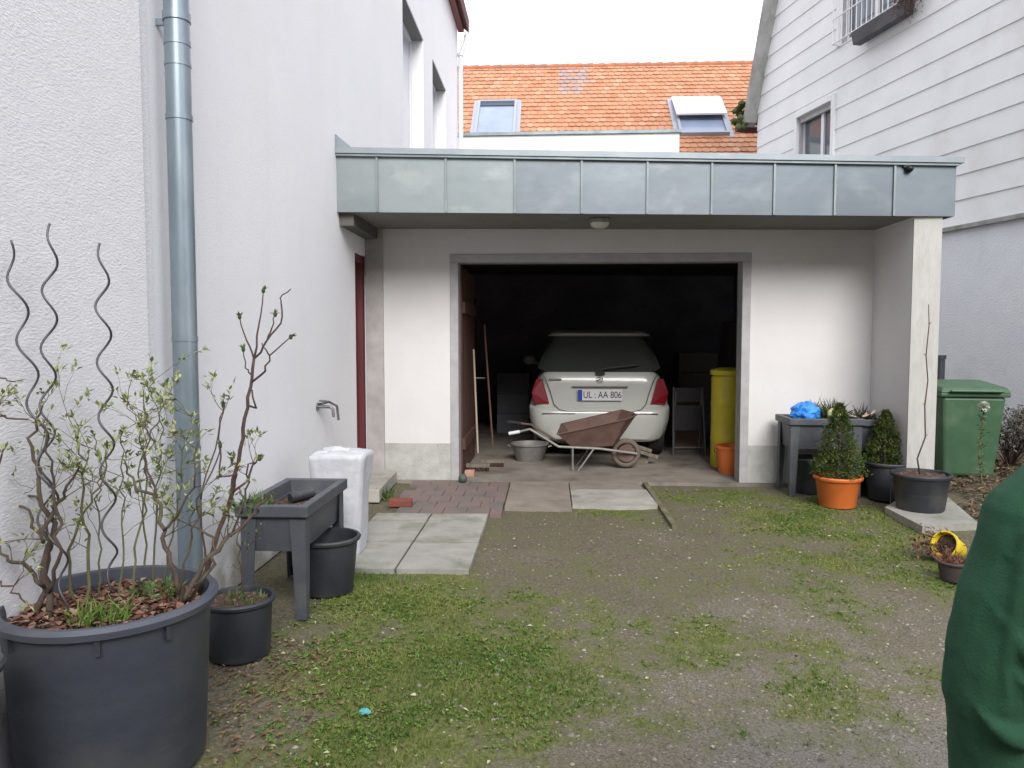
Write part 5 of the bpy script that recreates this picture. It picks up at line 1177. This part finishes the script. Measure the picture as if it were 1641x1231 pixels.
c = gnd(585, 1145); o = crumple('plastic_scrap', 'small crumpled turquoise scrap lying in the grass', 'litter', (c.x, c.y, .012), (.022, .018, .010), mat('turquoise', (.10, .36, .38), .5), 8)

# ------------------------------------------------------------------ person
def remeshed(mb, name, m, parent, vox, smooth=8, disp=None):
    o = mb.build(name, m, parent)
    r_ = o.modifiers.new('remesh', 'REMESH'); r_.mode = 'VOXEL'; r_.voxel_size = vox; r_.use_smooth_shade = True
    s_ = o.modifiers.new('smooth', 'SMOOTH'); s_.factor = .5; s_.iterations = smooth
    if disp:
        for k, (ty, sc, st_, sx) in enumerate(disp):
            t = bpy.data.textures.new(name+'_folds%d' % k, ty); t.noise_scale = sc
            if ty == 'CLOUDS': t.noise_depth = 2
            d = o.modifiers.new('folds%d' % k, 'DISPLACE'); d.texture = t; d.strength = st_; d.mid_level = .5; d.texture_coords = 'LOCAL'
    return o
PB = Vector((1.05, 1.22, 0))
pe = thing('person', 'person in a dark green sweatshirt cut off by the right edge of the picture', 'person', PB)
def limb(mb, pts, rs, n=16, sub=4):
    P = [Vector(p) for p in pts]; Q = []; RS = []
    for i in range(len(P)-1):
        for k in range(sub): Q.append(P[i].lerp(P[i+1], k/sub)); RS.append(rs[i]+(rs[i+1]-rs[i])*k/sub)
    Q.append(P[-1]); RS.append(rs[-1]); mb.tube(Q, RS, n)
    for p, r_ in zip(P, rs): mb.ell(p, (r_, r_, r_), 14, 8)
# left arm points measured from the picture outline, relative to the person's base
def pr(px, py, Y): return at(px, py, Y=Y)-PB
sh_l = Vector((-.205, -.05, 1.335)); outline = [(1577, 842), (1560, 907), (1538, 967), (1521, 1045), (1514, 1110)]
arm = [sh_l]; rad = [.072]
for (px, py), r_ in zip(outline, (.068, .066, .064, .062, .062)):
    p = pr(px, py, 1.15); arm.append(p+Vector((r_, 0, 0))); rad.append(r_)
elbow = arm[-1]; wrist_l = elbow+Vector((.035, .05, -.24))
bod = MB()
def torso(mb, rings):
    vs = []; n = 24
    for (z, rx, ry, cx, cy) in rings:
        for k in range(n): a = 2*math.pi*k/n; vs.append((cx+math.copysign(abs(math.cos(a))**.85, math.cos(a))*rx, cy+math.copysign(abs(math.sin(a))**.9, math.sin(a))*ry, z))
    m_ = len(rings); mb.add(vs, [(i*n+k, i*n+(k+1) % n, (i+1)*n+(k+1) % n, (i+1)*n+k) for i in range(m_-1) for k in range(n)]+[tuple(reversed(range(n))), tuple(range((m_-1)*n, m_*n))])
torso(bod, [(.80, .15, .10, 0, 0), (.90, .16, .11, 0, 0), (1.0, .14, .10, 0, 0), (1.15, .155, .11, 0, 0), (1.28, .17, .105, 0, 0), (1.36, .14, .08, 0, 0), (1.40, .06, .055, 0, 0)])
limb(bod, [(0, 0, 1.36), (0, .015, 1.47)], [.055, .052])
# head: skull, jaw, nose, ears
bod.ell((0, .02, 1.585), (.074, .095, .11), 24, 16); bod.ell((0, .055, 1.525), (.052, .058, .055), 16, 10); bod.ell((0, .118, 1.572), (.012, .018, .022), 10, 8); bod.ell((0, .113, 1.59), (.008, .012, .026), 8, 8)
for s_ in (-1, 1): bod.ell((s_*.076, .015, 1.575), (.010, .018, .030), 10, 8)
sh_r = Vector((.205, -.02, 1.335)); el_r = Vector((.27, -.03, 1.04)); wr_r = Vector((.24, .14, .86))
limb(bod, [sh_l, elbow, wrist_l], [.045, .036, .024]); limb(bod, [sh_r, el_r, wr_r], [.045, .036, .024])
for s_ in (-1, 1): limb(bod, [(s_*.085, 0, .84), (s_*.095, .01, .45), (s_*.10, -.01, .08), (s_*.105, .11, .04)], [.082, .050, .034, .030])
for (w_, side) in ((wrist_l, -1), (wr_r, 1)):
    d = Vector((.0, .45, -.9)).normalized(); x_ = Vector((1, 0, 0)); pal = w_+d*.055; Mx = Matrix((x_, d, x_.cross(d))).transposed()
    bod.ell(pal, (.038, .052, .014), 14, 8, M=Mx)
    for k, (ox, L_) in enumerate(((-.028, .062), (-.010, .075), (.009, .070), (.027, .055))):
        b0 = pal+d*.042+x_*ox; k1 = b0+(d*.95+Vector((0, .15, 0))).normalized()*L_*.5; k2 = k1+(d*.7+Vector((0, -.5, -.3))).normalized()*L_*.5; limb(bod, [b0, k1, k2], [.0088, .008, .0065], 8, 2)
    t0 = pal-d*.02-side*x_*.03; t1 = t0-side*x_*.022+d*.03+Vector((0, .012, 0)); limb(bod, [t0, t1, t1+d*.028], [.011, .0095, .008], 8, 2)
bo = remeshed(bod, 'body', M_skin, pe, .006, 4)
for s_ in (-1, 1):
    e = MB().ell((s_*.030, .104, 1.592), (.012, .010, .009), 12, 8).build('eye', M_eye, bo, 'all'); MB().ell((s_*.030, .1115, 1.592), (.005, .0035, .005), 10, 6).build('iris', M_ink, bo, 'all')
MB().ell((0, .110, 1.533), (.024, .008, .007), 12, 8).build('mouth', M_lip, bo, 'all')
hr = MB(); hr.ell((0, -.005, 1.615), (.088, .103, .10), 24, 16); hr.ell((0, -.045, 1.56), (.080, .070, .09), 18, 12)
remeshed(hr, 'hair', M_hair, pe, .008, 2, [('CLOUDS', .03, .012, 0)])
sw = MB()
torso(sw, [(.70, .185, .135, 0, 0), (.74, .20, .15, 0, 0), (.95, .195, .15, 0, 0), (1.05, .185, .14, 0, 0), (1.18, .19, .14, 0, 0), (1.29, .195, .125, 0, 0), (1.355, .16, .10, 0, 0), (1.40, .085, .075, 0, 0), (1.425, .07, .068, 0, .005)])
limb(sw, arm, rad); limb(sw, [elbow, elbow.lerp(wrist_l, .35), elbow.lerp(wrist_l, .8), wrist_l], [.060, .054, .050, .042])
limb(sw, [sh_r, el_r, wr_r], [.070, .060, .042]); limb(sw, [Vector((-.12, -.01, 1.345)), sh_l], [.075, .072]); limb(sw, [Vector((.12, -.01, 1.345)), sh_r], [.075, .070])
# fold ridges on the sleeve
for k, (t, a0) in enumerate(((1.5, .2), (2.3, 1.2), (3.1, .5), (3.9, 1.6), (4.5, .1), (4.85, 1.0))):
    i = int(t); f = t-i; c_ = arm[i].lerp(arm[i+1], f); r_ = rad[i]; pts = []
    for q in range(9): a = -2.6+a0*.5+q*.30; pts.append(c_+Vector((math.cos(a)*r_*1.03, math.sin(a)*r_*1.03, .022*math.sin(q*.45+k)-.016*q)))
    sw.tube(pts, [.001, .005, .010, .013, .013, .011, .008, .005, .001], 6)
for k, a in enumerate((-2.3, -1.7, -1.0)):      # long creases down the sleeve
    pts = [arm[i]+Vector((math.cos(a+.12*i)*rad[i]*1.02, math.sin(a+.12*i)*rad[i]*1.02, 0)) for i in range(6)]; sw.tube(pts, [.002, .008, .010, .008, .006, .002], 6)
remeshed(sw, 'sweatshirt', M_sweat, pe, .005, 4, [('CLOUDS', .11, .011, 0), ('CLOUDS', .035, .003, 0)])
cu = MB(); cu.tube([wrist_l+Vector((0, 0, .0)), wrist_l+Vector((0, .005, -.05))], [.045, .040], 24); cu.build('cuff', M_sweat, pe, True)
cu = MB(); vs_ = []
torso(cu, [(.665, .172, .125, 0, 0), (.70, .182, .133, 0, 0), (.715, .19, .14, 0, 0)]); cu.build('hem_band', M_sweat, pe, True)
tr_ = MB()
for s_ in (-1, 1): limb(tr_, [(s_*.085, 0, .86), (s_*.095, .01, .45), (s_*.10, -.01, .10)], [.105, .078, .065])
torso(tr_, [(.76, .16, .12, 0, 0), (.90, .165, .12, 0, 0)]); remeshed(tr_, 'trousers', M_jeans, pe, .009, 5)
for s_ in (-1, 1):
    sh_ = MB(); sh_.ell((s_*.105, .06, .045), (.048, .13, .045), 16, 10); sh_.box(s_*.105-.045, s_*.105+.045, -.05, .17, 0, .03); remeshed(sh_, 'shoe', M_shoe, pe, .008, 3)
